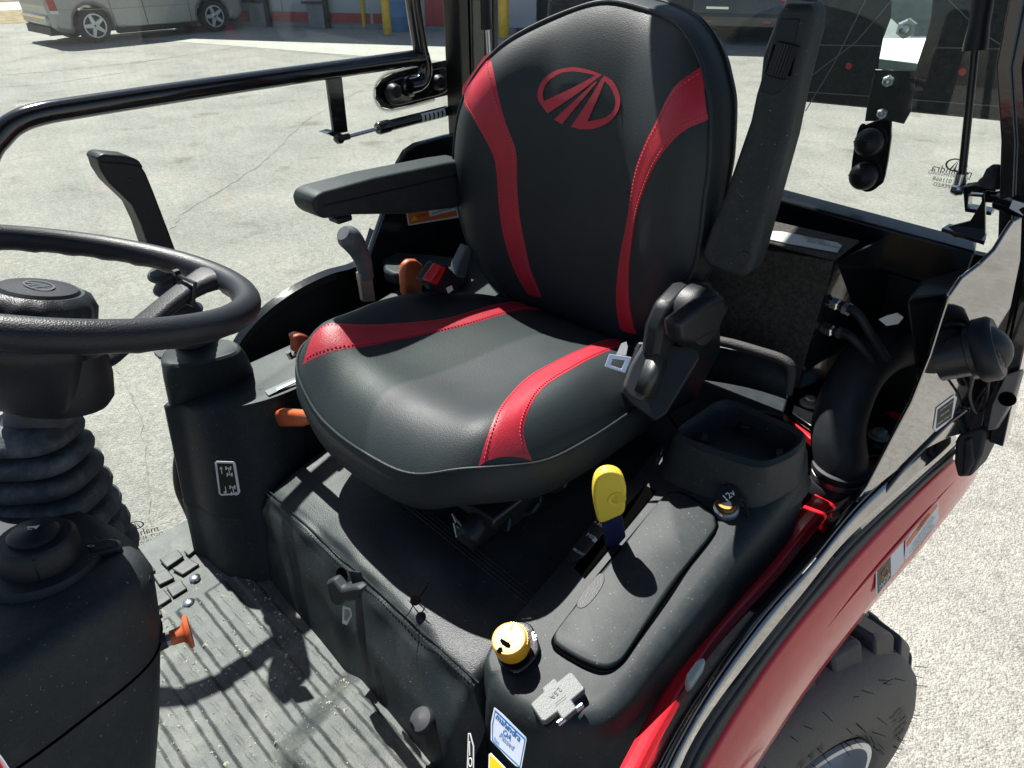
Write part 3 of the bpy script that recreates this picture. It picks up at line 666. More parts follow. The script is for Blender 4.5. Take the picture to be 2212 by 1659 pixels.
# ---------------------------------------------------------------- steering wheel and column
SC = V((-.047, -.493, 1.61)); SN = V((-.007, .338, 1)).normalized(); SU = V((0, 1, 0)).cross(SN).normalized(); SV = SN.cross(SU)
sw = empty('steering_wheel', SC, TR, label='black textured steering wheel with a fluted hub cap')
SWM = mat('wheel_grip', (.012, .015, .019), .40, bump=.3, bscale=750, btype='leather', rvar=.1, spec=.33)
SR_ = .167
pts = []; rr = []
for i in range(144):
    a = 2*math.pi*i/144; pts.append(SC+(SU*math.cos(a)+SV*math.sin(a))*SR_)
    rr.append(.0134)
vs, fs = tube_geo(pts, rr, 18, True)
for i, v in enumerate(vs):                      # finger bumps on the underside
    k = i//18; c = pts[k]; d = v-c
    f = max(0, -d.normalized().dot(SN)+.1); rad = (c-SC).normalized(); f *= .5+.5*max(0, -d.normalized().dot(rad)+.6)
    vs[i] = c+d*(1+.11*f*max(0, math.cos(2*math.pi*k/144*30)))
mk('rim', vs, fs, SWM, sw)
def sp(px, py, h): return Pp(px, py, SC+SN*h, SN)
for an in (95, 205):
    a = R(an); d_ = SU*math.cos(a)+SV*math.sin(a); t_ = SN.cross(d_)
    rg = []
    for q, wd_, h, th in ((.035, .024, -.092, .012), (.07, .018, -.066, .010), (.11, .015, -.030, .010), (.14, .017, -.010, .011), (.157, .024, -.002, .012), (.170, .034, 0, .012)):
        c = SC+d_*q+SN*h; rg.append([c+t_*wd_+SN*th*.3, c+t_*wd_*.8+SN*th, c-t_*wd_*.8+SN*th, c-t_*wd_+SN*th*.3, c-t_*wd_*.8-SN*th, c+t_*wd_*.8-SN*th])
    loft('spoke', rg, SWM, sw, sub=1)
    if an == 95:
        c = SC+d_*.128+SN*-.014; ring = [c+t_*.019+SN*.012, c-t_*.019+SN*.012, c-t_*.019-SN*.013, c+t_*.019-SN*.013]
        tube('cable_tie', ring, .0022, PLAST2, sw, seg=6, closed=True); box('tie_head', c+t_*.016+SN*.014, (.006, .006, .006), PLAST2, sw)
CAPC = Dp(84, 664, .655)
lathe('hub_cap', [(.030, -.04), (.047, -.02), (.047, .006), (.043, .013), (.036, .017), (.034, .0165), (.0, .0175)], CAPC, SN, SWM, sw, seg=96, flute=(14, .02, .040))
lathe('cap_disc', [(.033, .0168), (.031, .0195), (.0, .021)], CAPC, SN, PLAST2, sw, seg=40)
def capem(x, y): return CAPC+SN*.0215+SU*x+SV*y
g = []
for q in range(24):
    a = 2*math.pi*q/24; b_ = 2*math.pi*(q+1)/24
    g.append(([capem(.017*math.cos(a), .012*math.sin(a)), capem(.017*math.cos(b_), .012*math.sin(b_)), capem(.015*math.cos(b_), .010*math.sin(b_)), capem(.015*math.cos(a), .010*math.sin(a))], [(0, 1, 2, 3)]))
for x0, x1 in ((-.012, -.004), (-.002, .003), (.006, .013)): g.append(([capem(x0, -.008), capem(x0+.004, -.009), capem(.003, .009)], [(0, 1, 2)]))
joined('cap_emblem', g, mat('embossed_grey', (.07, .075, .08), .35), sw)
lathe('hub_bowl', [(.02, -.060), (.044, -.066), (.050, -.09), (.052, -.112), (.048, -.120), (.03, -.122)], SC, SN, SWM, sw, seg=48)
rg = []
for (q, h) in ((.160, -.012), (.154, -.030), (.138, -.052), (.116, -.072), (.092, -.090), (.070, -.104), (.050, -.112)):
    rg.append([SC+SN*h+(SU*math.cos(R(a))+SV*math.sin(R(a)))*q*(1-.10*(abs(a+47)/37)**4*(q/.16)) for a in range(-84, -9, 3)])
loft('near_spoke', rg, SWM, sw, caps=(False, False), closed=False, solid=.006)
clm = empty('steering_column', (-.04, -.56, 1.4), TR)
c0 = SC+SN*-.11; c1 = Dp(72, 935, .70); c2 = Dp(135, 1160, .745)
tube('neck', [c0, c1], .030, mat('dusty_black', (.035, .04, .045), .7, dust=.7, dscale=60, dcol=(.11, .12, .13)), clm, seg=24)
ax = (c2-c1); prof = [(.031, 0.0), (.038, .004)]; hh = .008; tot = (ax.length)*1.25+.02; k = 0
while hh < tot:
    b_ = .039+.028*(hh/tot)**.8; ph_ = .021+.008*(hh/tot)
    prof += [(b_-.002, hh), (b_+.0025, hh+ph_*.12), (b_+.004, hh+ph_*.40), (b_+.0025, hh+ph_*.66), (b_-.002, hh+ph_*.80), (b_-.012, hh+ph_*.88), (b_-.012, hh+ph_*.96)]; hh += ph_
lathe('bellows', prof, c1+V((0, 0, .018)), ax, mat('dusty_bellows', (.030, .035, .040), .65, dust=1, dscale=30, dcol=(.13, .145, .16), bump=.3, bscale=200), clm, seg=64, ang=50, flute=(4, .055, .033), label='dusty ribbed rubber boot on the steering column')

# ---------------------------------------------------------------- dash cowl with light switch (nearest corner)
dsh = empty('dash_cowl', (.05, -.68, 1.3), TR, label='black dash cowl with a rotary light and horn switch')
tp = [V(q) for q in ((.150, -.553, 1.425), (.172, -.575, 1.428), (.184, -.62, 1.432), (.190, -.70, 1.435), (.16, -.80, 1.435), (-.12, -.80, 1.435), (-.15, -.66, 1.41), (-.13, -.60, 1.40), (.02, -.548, 1.405), (.11, -.541, 1.418))]
def ring(sc, dx, dy, z): return [V((.03+(p.x-.03)*sc+dx, -.67+(p.y+.67)*sc+dy, z+(p.z-1.42))) for p in tp]
def smooth_ring(r_): return catm(r_, 5, True)
loft('cowl_top', [smooth_ring(ring(.86, 0, 0, 1.4225)), smooth_ring(ring(.93, 0, 0, 1.420)), smooth_ring(ring(.98, 0, 0, 1.411)), smooth_ring(ring(1.0, 0, 0, 1.395)), smooth_ring(ring(1.01, .002, -.012, 1.335))], PLAST, dsh, caps=(True, False))
loft('cowl_lower', [smooth_ring(ring(1.0, .002, -.0125, 1.3345)), smooth_ring(ring(1.008, .002, -.0135, 1.331)), smooth_ring(ring(1.0, .006, -.04, 1.24)), smooth_ring(ring(.97, .0, -.085, 1.08)), smooth_ring(ring(.92, .0, -.12, .93))], PLAST, dsh, caps=(False, False))
sr_ = smooth_ring(ring(1.0102, .002, -.012, 1.3348)); tube('cowl_seam', sr_, .0014, HOLE, dsh, seg=6, closed=True)
prism('cowl_stripe_decal', [Dp(x, y, .5) for x, y in ((-30, 1590), (8, 1640), (40, 1690), (10, 1690), (-30, 1640))], (0.0006, -.0006, .0006), WHITE, dsh)
prism('stripe_red', [Dp(x, y, .4985) for x, y in ((-30, 1606), (0, 1645), (24, 1690), (10, 1690), (-30, 1622))], (0.0004, -.0004, .0004), REDP, dsh)
KC = Zp(95, 1228, 1.425); KN = V((-.05, .12, 1)).normalized()
lathe('switch_base', [(.044, -.012), (.0445, .006), (.042, .010), (.02, .011)], KC, KN, PLAST, dsh, seg=48)
lathe('rotary_ring', [(.031, .010), (.0305, .030), (.027, .034), (.018, .0345)], KC, KN, PLAST2, dsh, seg=48)
lathe('horn_button', [(.019, .034), (.019, .037), (.016, .040), (.0, .0415)], KC, KN, PLAST2, dsh, seg=36)
ka, ku, kv = axes(KN)
def kp(px, py, h): return Pp(px, py, KC+KN*h, KN)
prism('ring_grip', [kp(x, y, .008) for x, y in ((62, 1212), (95, 1222), (90, 1262), (55, 1252))], KN*.024, PLAST2, dsh, bevel=.002)
prism('stalk', [kp(x, y, .002) for x, y in ((188, 1190), (240, 1178), (265, 1182), (266, 1196), (240, 1204), (195, 1216))], KN*.009, PLAST2, dsh, bevel=.003)
xr = (kp(300, 1190, 0)-kp(100, 1190, 0)).normalized(); yr = KN.cross(xr)
ho = KC+KN*.0417+yr*.002; joined('horn_symbol', [([ho+xr*x+yr*y for x, y in q], [tuple(range(len(q)))]) for q in ([(-.005, -.0006), (.001, -.0012), (.001, .0012), (-.005, .0006)], [(.001, -.0012), (.004, -.003), (.004, .003), (.001, .0012)], [(-.003, -.0006), (-.002, -.0006), (-.002, -.0028), (.001, -.0028), (.001, -.0035), (-.003, -.0035)])], WHITE, dsh, smooth=False)
for px, py, s in ((30, 1238, 'OFF'), (196, 1180, '<>'), (205, 1200, '.'), (34, 1222, '*')): text('switch_mark', s, kp(px, py, .0112), xr*.3+yr if s == 'OFF' else xr, yr if s != 'OFF' else yr*.3-xr, .006, WHITE, dsh)
a, b = Dp(285, 1258, .615), Dp(328, 1262, .622); tube('stalk_stub', [a, a.lerp(b, .8), b], [.0075, .0078, .004], PLAST2, dsh, seg=14)
# throttle pull knob
KO = Dp(350, 1386, .645); KE = Dp(408, 1364, .655); kd = (KE-KO).normalized()
thr = empty('pull_knob', KO, TR, label='orange mushroom pull knob beside the dash cowl')
tube('boot', [KO-kd*.03, KO+kd*.004], [.011, .007], RUB, thr, seg=14)
tube('shaft', [KO-kd*.02, KO+kd*.012], .004, STEEL, thr)
lathe('lock_nut', [(.0065, .003), (.0065, .009)], KO, kd, STEEL, thr, seg=6)
Lk = (KE-KO).length
lathe('knob', [(.0055, .007), (.0068, .0075), (.0076, Lk-.006), (.010, Lk-.0035), (.0145, Lk-.0025), (.0158, Lk-.0005), (.0145, Lk+.0015), (.008, Lk+.001), (.004, Lk)], KO, kd, ORG, thr, seg=36)

# ---------------------------------------------------------------- floor with rubber mat
fl = empty('floor', (0, -.4, .88), TR, label='dusty ribbed rubber floor mat littered with grit')
FZ = .9
fd = (Zp(429, 1530, FZ)-Zp(345, 1407, FZ)); fd.z = 0; fd.normalize(); fn = V((-fd.y, fd.x, 0)); F0 = Zp(345, 1407, FZ)
if fn.y < 0: fn = -fn
NX, NY = 240, 330; X0, X1, Y0, Y1 = -.50, .46, -.95, -.13
def fheight(x, y):
    q = (V((x, y, 0))-F0).dot(fn)
    z = 0
    if -.12 < q < .18 and x > -.30:
        q += .001*math.sin(x*9); u_ = (q % .052)/.052; z += .0032*sm(0, .05, u_)*sm(.74, .69, u_)-.0012*sm(.03, 0, abs(u_-.36))
    # raised tunnel fold beside the seat base
    b = sm(.02, .075, x+.02*(y+.4)/.1-.0)*sm(-.50, -.44, y)
    z += .020*b
    z += .002*math.sin(x*23+y*11)*math.sin(y*17-x*5)
    z += .03*sm(-.29, -.22, y)*sm(-.30, -.22, x)
    return FZ+z
vs = [V((X0+(X1-X0)*i/NX, Y0+(Y1-Y0)*j/NY, 0)) for i in range(NX+1) for j in range(NY+1)]
for v in vs: v.z = fheight(v.x, v.y)
fs = [(i*(NY+1)+j, (i+1)*(NY+1)+j, (i+1)*(NY+1)+j+1, i*(NY+1)+j+1) for i in range(NX) for j in range(NY)]
mk('rubber_mat', vs, fs, MAT_, fl, ang=60)
box('floor_plate', (-.02, -.54, .865), (.98, .84, .02), MBLK, fl)
for pl_ in (((345, 1212), (385, 1190), (398, 1205), (362, 1230)), ((372, 1232), (410, 1210), (432, 1222), (395, 1246)), ((330, 1245), (362, 1232), (378, 1252), (345, 1268)), ((360, 1272), (392, 1256), (406, 1275), (374, 1294)),
            ((322, 1295), (355, 1276), (372, 1296), (338, 1318)), ((300, 1232), (325, 1220), (338, 1236), (312, 1248)), ((398, 1195), (430, 1172), (438, 1180), (408, 1204)), ((318, 1330), (345, 1318), (352, 1330), (326, 1345))):
    prism('tread_pad', [Zp(x, y, FZ+.001) for x, y in pl_], (0, 0, .005), MAT_, fl, bevel=.002)
for px, py in ((421, 1250), (408, 1303)):
    lathe('floor_rivet', [(.0095, 0), (.0095, .003), (.007, .005), (0, .0058)], Zp(px, py, FZ+.003), (0, 0, 1), STEEL, fl, seg=20)
g = []
for i in range(750):
    u_ = random.random()
    if u_ < .75:
        q = -.10+.036*random.randint(0, 7)+.02+random.gauss(0, .006); s_ = random.uniform(-.12, .30); p = F0+fd*s_+fn*q
    else: p = V((random.uniform(-.35, .15), random.uniform(-.65, -.30), 0))
    if not (X0 < p.x < X1 and Y0 < p.y < Y1): continue
    r_ = random.choice((.0012, .0015, .002, .0035)) * random.uniform(.6, 1.2); z = fheight(p.x, p.y)+r_*.3
    a_ = random.random()*6; pts = [V((p.x+r_*math.cos(a_+k*2.1)*random.uniform(.7, 1.4), p.y+r_*math.sin(a_+k*2.1)*random.uniform(.7, 1.4), z-r_*.3)) for k in range(3)]+[V((p.x, p.y, z+r_*.35))]
    g.append((pts, [(0, 1, 3), (1, 2, 3), (2, 0, 3)]))
joined('grit', g, GRIT, fl, smooth=False, kind='stuff')

# ---------------------------------------------------------------- seat base under vinyl cover
hb = empty('seat_base', (0, 0, .9), TR, label='seat base wrapped in black stitched vinyl')
def hump(x, t):
    """profile from the floor (t=0) over the stitched edge to the back"""
    k = (x+.27)/.52; y0 = -.283-.055*k; y1 = -.245-.028*k; y2 = -.105-.04*k
    pr_ = [(y0-.006, .895), (y0+.004, .93), (y0+.018, .985), (y1-.012, 1.03), (y1-.002, 1.05), (y1+.018, 1.06), (y1+.07, 1.072), (y2, 1.085), (y2+.1, 1.10), (y2+.22, 1.115), (.35, 1.12), (.55, 1.12)]
    i = min(len(pr_)-2, int(t)); f = t-i; return pr_[i][0]*(1-f)+pr_[i+1][0]*f, pr_[i][1]*(1-f)+pr_[i+1][1]*f
vs = []; fs = []; NU, NV = 60, 66
for i in range(NU+1):
    x = -.30+.58*i/NU
    for j in range(NV+1):
        t_ = 11*j/NV; y, z = hump(x, t_); wv = .0022*math.sin(x*48+t_*2.2+1.5*math.sin(x*17))*math.exp(-((t_-2)/1.4)**2)+.0012*math.sin(x*31+t_*1.7)+.001*math.sin(x*57-t_*2.3)+.0012*math.sin(x*13+t_*4)+.0012*math.sin(x*95+t_*.8)*math.exp(-((t_-4)/.9)**2)
        wv *= sm(0, 2, t_); vs.append(V((x, y-wv*.8, z+wv*.6-.05*sm(-.27, -.30, x)-.06*sm(.25, .28, x))))
fs = [(i*(NV+1)+j, (i+1)*(NV+1)+j, (i+1)*(NV+1)+j+1, i*(NV+1)+j+1) for i in range(NU) for j in range(NV)]
mk('vinyl_cover', vs, fs, LEATHER2, hb, sub=1, ang=80)
g = []; g2 = []
for tt in (4.35, 7.0, 7.12):
    L = [V((-.28+.54*i/80, hump(-.28+.54*i/80, tt)[0], hump(-.28+.54*i/80, tt)[1]+.004)) for i in range(81)]
    g2.append(tube_geo(L, .0013, 6))
    for i in range(0, 80, 1): a = L[i].lerp(L[i+1], .15); b = L[i].lerp(L[i+1], .75); g.append(tube_geo([a+V((0, -.006, -.001)), b+V((0, -.006, -.001))], .0008, 4))
joined('cover_welt', g2, LEATHER2, hb); joined('cover_stitching', g, mat('black_thread', (.035, .037, .04), .6), hb, kind='stuff')
# slits in the cover with knob and hole
hc = Zp(898, 1300, 1.078)
lathe('cover_hole', [(.0075, .0), (.0075, .003), (.0, .0035)], hc+V((0, 0, .002)), (0, -.3, 1), HOLE, hb, seg=18)
for px, py in ((872, 1270), (928, 1258), (925, 1325), (868, 1345)):
    q = Zp(px, py, 1.075); tube('slit', [hc+V((0, 0, .0015)), hc.lerp(q, .5)+V((.002, 0, .0018)), q+V((0, 0, .001))], [.0011, .0008, .0003], HOLE, hb, seg=5)
kc = Yp(742, 1280, -.29)
lathe('lock_shaft', [(.010, -.03), (.010, .015)], kc, (.1, -1, .3), RUB, hb, seg=18)
prism('lock_wing', [Yp(x, y, -.322) for x, y in ((702, 1258), (716, 1252), (735, 1275), (765, 1268), (778, 1278), (760, 1300), (738, 1302), (728, 1312), (712, 1300))], (0, .016, 0), RUB, hb, bevel=.004)
prism('cover_flap', [Yp(x, y, -.298) for x, y in ((752, 1232), (775, 1235), (785, 1262), (778, 1276), (760, 1262))], (0, .004, -.003), LEATHER2, hb, bevel=.0015)
lathe('slit_hole', [(.012, 0), (.012, .002), (0, .0025)], Yp(740, 1243, -.288), (0, -1, .4), HOLE, hb, seg=18)
prism('pictogram_sticker', [Yp(x, y, -.3095) for x, y in ((741, 1308), (757, 1314), (760, 1330), (750, 1350), (740, 1346))], (0, -.0006, 0), WHITE, hb)
prism('pictogram_ring', [Yp(x, y, -.3105) for x, y in ((745, 1316), (755, 1320), (756, 1330), (749, 1341), (744, 1338))], (0, -.0006, 0), mat('grey_print', (.28, .28, .27), .6), hb)
# pedal-like foot lever low at the cover's end
fp = empty('foot_lever', Zp(912, 1560, .97), TR)
lathe('lever_pad', [(.018, -.006), (.019, 0), (.016, .006), (0, .009)], Zp(912, 1556, .985), (-.2, -.5, 1), RUB, fp, seg=24)
tube('lever_arm', [Zp(915, 1562, .975), Zp(948, 1545, .96), Zp(990, 1540, .95)], .009, MBLK, fp, seg=10)
prism('red_latch', [Zp(x, y, .95) for x, y in ((938, 1568), (950, 1560), (955, 1590), (946, 1610))], (0, 0, .02), REDP, fp)

# ---------------------------------------------------------------- right-hand side console
rc = empty('right_console', (-.4, -.1, .9), TR, label='black plastic console with slots on the far side of the seat')
CZ = 1.185
tpx = [(366, 868), (395, 880), (445, 888), (512, 884), (585, 866), (658, 836), (740, 795)]
bpx_ = [(432, 1172), (452, 1215), (490, 1250), (545, 1263), (602, 1250), (640, 1210), (700, 1150)]
T = [Zp(x, y, CZ) for x, y in tpx]; Bt = [Zp(x, y, .895) for x, y in bpx_]
bk_ = [(-.25, .5), (-.45, .5), (-.458, .1), (-.475, -.08)]
T += [V((x, y, CZ+.06*sm(0, .3, y))) for x, y in bk_]; Bt += [V((x, y, .895)) for x, y in bk_]
Ts = catm(T, 5, True); Bs = catm(Bt, 5, True)
def mixr(f, dz=0): return [a.lerp(b, f)+V((0, 0, dz)) for a, b in zip(Ts, Bs)]
cen = sum(Ts, V())/len(Ts)
loft('console_body', [[p.lerp(V((cen.x, cen.y, p.z)), .02)+V((0, 0, .004)) for p in Ts], [p+V((0, 0, .001)) for p in Ts], mixr(.02), mixr(.35), mixr(.62)], PLAST, rc, caps=(True, False))
loft('console_skirt', [mixr(.6201), [p+(p-V((cen.x, cen.y, p.z)))*.004 for p in mixr(.624)], mixr(.85), mixr(1.0)], PLAST, rc, caps=(False, False))
tz = CZ+.0062
def cpt(x, y, z=tz): return Zp(x, y, z)
prism('lever_slot', [cpt(x, y) for x, y in ((553, 836), (640, 801), (648, 806), (561, 843))], (0, 0, .001), HOLE, rc)
prism('lever_slot', [cpt(x, y) for x, y in ((628, 790), (660, 742), (672, 748), (645, 800))], (0, 0, .001), HOLE, rc)
prism('slot_decal', [cpt(x, y) for x, y in ((572, 845), (645, 812), (652, 820), (580, 855))], (0, 0, .0008), mat('grey_decal', (.12, .14, .16), .4), rc)
prism('decal_arrow', [cpt(x, y, tz+.0012) for x, y in ((597, 839), (637, 821), (639, 825), (599, 844))], (0, 0, .0005), WHITE, rc)
lathe('console_plug', [(.012, 0), (.012, .003), (.009, .005), (0, .005)], cpt(643, 752), (0, 0, 1), PLAST2, rc, seg=20)
# picture decal on the front
q0 = Pp(493, 1032, mixr(.45)[15], (T[3]-T[2]).cross(V((0, .12, 1))).normalized())
fx = (T[3]-T[2]).normalized(); nrm = (fx.cross(V((0, 0, 1)))).normalized()
if nrm.dot(CAM-q0) < 0: nrm = -nrm
def dec(px, py, l): return Pp(px, py, Dp(493, 1032, 1.062), (CAM-Dp(493, 1032, 1.0)).normalized()*.35+nrm)+nrm*l
dk = prism('gear_decal', [dec(x, y, 0) for x, y in ((468, 996), (504, 997), (509, 1001), (519, 1062), (515, 1068), (478, 1070), (473, 1066), (464, 1000))], nrm*.0006, WHITE, TR, label='white framed four-wheel-drive pictogram on the far console')
prism('decal_field', [dec(x, y, .0007) for x, y in ((469, 1000), (503, 1001), (514, 1064), (477, 1066))], nrm*.0004, DARKP, dk)
for oy, ox, s_ in ((0, 0, 1), (41, 9, -1)):
    g = []
    def bar(pts): return ([dec(x+ox, y+oy, .0014) for x, y in pts], [tuple(range(len(pts)))])
    g.append(bar([(477, 1009), (479, 1009), (481, 1022), (479, 1022)])); yy = 1006 if s_ > 0 else 1025
    g.append(bar([(474, 1012 if s_ > 0 else 1019), (478, yy), (482, 1012 if s_ > 0 else 1019)]))
    for x0, y0 in ((488, 1010), (491, 1024)):
        g.append(bar([(x0, y0-1), (x0+11, y0-1), (x0+11, y0+1), (x0, y0+1)])); g.append(bar([(x0-1, y0-4), (x0+2, y0-4), (x0+2, y0+4), (x0-1, y0+4)])); g.append(bar([(x0+9, y0-4), (x0+12, y0-4), (x0+12, y0+4), (x0+9, y0+4)]))
    g.append(bar([(493, 1010), (495, 1010), (498, 1024), (496, 1024)]))
    joined('pictogram', g, WHITE, dk, smooth=False)
# joystick pod
pb = [(364, 870), (390, 873), (450, 852), (507, 832), (544, 815), (546, 795), (520, 772), (440, 765), (370, 790)]
PB = [Zp(x, y, CZ+.003) for x, y in pb]; pt_ = [(348, 785), (384, 794), (440, 786), (498, 771), (520, 757), (514, 743), (485, 735), (420, 735), (362, 752)]
PT = [Zp(x, y, CZ+.075) for x, y in pt_]
loft('joystick_pod', [catm(PB, 4, True), catm([a.lerp(b, .5)+V((0, 0, .01)) for a, b in zip(PB, PT)], 4, True), catm(PT, 4, True), catm([p.lerp(sum(PT, V())/9, .08)+V((0, 0, .004)) for p in PT], 4, True)], PLAST, rc)
prism('pod_tab', [Zp(x, y, CZ+.07) for x, y in ((334, 766), (356, 762), (366, 772), (362, 780), (344, 776))], (0, 0, .006), PLAST2, rc)
# ---- loader joystick
js = empty('joystick', Xp(385, 680, -.45), TR, label='black loader joystick on a ribbed boot')
base = Zp(425, 735, CZ+.08); j1 = Xp(388, 640, base.x); j2 = Xp(352, 582, base.x)
n_ = 50; pts = [base.lerp(j2, i/n_) for i in range(n_+1)]
tube('boot', pts, [(.033-.010*i/n_)+.0045*math.sin(i/n_*2*math.pi*5.5) for i in range(n_+1)], RUB, js, seg=24)
gp = [(357, 585), (335, 538), (318, 492), (298, 440), (276, 398), (252, 372), (235, 352)]
G = [Xp(x, y, base.x) for x, y in gp]
jg = [(194, 340), (204, 333), (262, 338), (283, 346), (300, 372), (315, 408), (332, 452), (352, 505), (372, 560), (322, 580), (305, 530), (290, 485), (270, 442), (245, 418), (220, 394), (202, 366)]
prism('grip', [Xp(x+16, y+2, base.x+.019) for x, y in jg], (-.040, 0, 0), PLAST2, js, bevel=.013, seg=5)
prism('grip_cap', [Xp(x+16, y+2, base.x+.0205) for x, y in ((192, 344), (199, 333), (210, 330), (262, 335), (285, 344), (297, 362), (255, 356), (205, 352))], (-.043, 0, 0), PLAST2, js, bevel=.007, seg=3)
for px, py in ((279, 390), (310, 456)): lathe('grip_screw', [(.004, 0), (.003, .001), (0, .0005)], Xp(px, py, base.x+.0195), (1, -.3, .2), DARKP, js, seg=12)
# ---- gear lever, orange levers
gl = empty('gear_lever', Xp(790, 640, -.37), TR, label='gear lever with a worn grey knob')
prism('stem', [Xp(x, y, -.36) for x, y in ((776, 590), (804, 588), (812, 650), (786, 652))], (-.012, 0, 0), mat('bare_steel', (.30, .28, .27), .4, .8), gl, bevel=.002)
tube('knob', [Xp(x, y, -.366) for x, y in ((791, 600), (786, 570), (776, 545), (762, 522), (750, 510), (741, 503))], [.0145, .0155, .0175, .021, .021, .014], KNOBG, gl, seg=24, smooth=5)
ol = empty('hand_throttle', Xp(895, 630, -.29), TR, label='orange paddle lever upright behind the cushion')
prism('paddle', [Xp(x, y, -.285) for x, y in ((874, 640), (871, 590), (875, 572), (886, 562), (902, 562), (914, 572), (918, 590), (912, 640))], (-.016, 0, 0), ORG, ol, bevel=.006, seg=3)
tube('lever_rod', [Xp(895, 630, -.292), Xp(895, 680, -.292)], .005, MBLK, ol)
ol2 = empty('seat_tilt_lever', Xp(665, 908, -.2), TR, label='orange horizontal grip below the cushion front')
prism('grip', [Yp(x, y, -.175) for x, y in ((576, 905), (582, 893), (598, 888), (650, 893), (667, 898), (667, 918), (650, 924), (598, 924), (582, 918))], (0, .018, 0), ORG, ol2, bevel=.007, seg=3)
tube('rod', [Yp(660, 908, -.168), Yp(720, 912, -.16)], .004, MBLK, ol2)
ol3 = empty('range_lever', Xp(650, 745, -.36), TR, label='small orange square lever cap beside the cushion')
prism('cap', [Xp(x, y, -.335) for x, y in ((636, 728), (650, 722), (672, 728), (668, 748), (656, 766), (640, 764), (641, 745))], (-.022, 0, 0), ORG, ol3, bevel=.004)
tube('rod', [Xp(640, 765, -.345), Xp(628, 772, -.345), Xp(622, 760, -.345)], .005, STEEL, ol3)
# cup tray behind
ct = empty('rear_tray', (-.36, .3, 1.2), TR)
prism('tray', [Zp(x, y, 1.235) for x, y in ((828, 585), (860, 570), (930, 575), (1010, 585), (1010, 620), (850, 618), (832, 608))], (0, 0, .03), PLAST, ct, bevel=.008, seg=3)
prism('tray_recess', [Zp(x, y, 1.2655) for x, y in ((860, 573), (915, 580), (930, 590), (915, 592), (862, 580))], (0, 0, .0012), DARKP, ct)
prism('seat_back_bracket', [Xp(x, y, -.26) for x, y in ((1010, 530), (1022, 536), (1005, 600), (985, 598), (990, 570))], (-.02, 0, 0), GREYP, ct, bevel=.003)

# ---------------------------------------------------------------- right fender and side panel
rf = empty('right_fender', (-.6, .2, 1.0), TR, label='gloss black inner fender on the far side')
fp_ = [(500, 790), (518, 742), (560, 690), (610, 648), (660, 617), (715, 592), (765, 578), (790, 558), (810, 500)]
FA = catm([Xp(x, y, -.56) for x, y in fp_], 6)
loft('fender_lip', [[p, p+V((-.018, 0, .005)), p+V((-.024, 0, -.006)), p+V((0, 0, -.016))] for p in FA], GBLK, rf)
FI = [Xp(x, y, -.575) for x, y in fp_]
poly = FI+[V((-.575, .7, 1.5)), V((-.575, .7, 1.0)), V((-.575, -.12, 1.0))]
prism('void_floor', [(-.58, -.15, 1.03), (-.44, -.15, 1.03), (-.44, .65, 1.03), (-.58, .65, 1.03)], (0, 0, .005), MBLK, rf)
prism('fender_wall', poly, (-.008, 0, 0), MBLK, rf)
sp_ = [(788, 640), (800, 545), (826, 470), (862, 352), (878, 325), (900, 310), (965, 292), (1150, 262), (1150, 640)]
prism('side_panel', [Xp(x, y, -.535) for x, y in sp_], (-.015, 0, 0), GBLK, rf, bevel=.004)
lw = Xp(880, 470, -.534); lx = (Xp(985, 447, -.534)-Xp(880, 470, -.534)).normalized()
wl = [Xp(x, y, -.5335) for x, y in ((877, 459), (986, 432), (1000, 455), (990, 470), (882, 487))]
wq = prism('warning_label', wl, (.0006, 0, 0), WHITE, TR, label='orange and white warning label below the far armrest')
prism('orange_field', [Xp(x, y, -.5325) for x, y in ((880, 461), (926, 450), (928, 468), (985, 454), (988, 466), (885, 484))], (.0004, 0, 0), ORP, wq)
prism('triangle', [Xp(x, y, -.5318) for x, y in ((888, 479), (894, 466), (902, 474))], (.0003, 0, 0), YELP, wq)
text('lettering', 'WARNING', Xp(913, 465, -.5312), Xp(930, 460, -.5312)-Xp(905, 466, -.5312), ZU, .017, DARKP, wq, fit=(Xp(926, 461, -.5312)-Xp(903, 467, -.5312)).length)
text('small_lettering', 'www.P65Warnings.ca.gov', Xp(933, 461, -.5312), Xp(985, 447, -.5312)-Xp(930, 462, -.5312), ZU, .014, DARKP, wq, align='LEFT', fit=(Xp(990, 445, -.5312)-Xp(932, 460, -.5312)).length)

# ---------------------------------------------------------------- right door: tube frame, glass, hinge, gas strut
rd = empty('right_door', (-.6, 0, .9), TR, label='glazed far-side door with a bent black tube handrail')
RX = -.60
tube('handrail', [Xp(x, y, RX) for x, y in ((-60, 420), (-25, 330), (0, 296), (30, 268), (80, 248), (180, 230), (500, 182), (760, 145), (918, 122))], .0165, GBLK, rd, seg=18, smooth=6)
tube('upright_tube', [Xp(x, y, RX) for x, y in ((860, -330), (885, -60), (893, 10), (908, 105), (917, 140), (916, 165), (905, 180), (884, 186))], .0165, GBLK, rd, seg=18, smooth=6)
prism('strut_arm', [Xp(x, y, RX+.004) for x, y in ((706, 164), (738, 158), (752, 285), (722, 290))], (-.008, 0, 0), GBLK, rd, bevel=.001)
prism('arm_tab', [Xp(x, y, RX) for x, y in ((706, 288), (724, 283), (742, 290), (722, 296))], (-.03, 0, 0), GBLK, rd, bevel=.001)
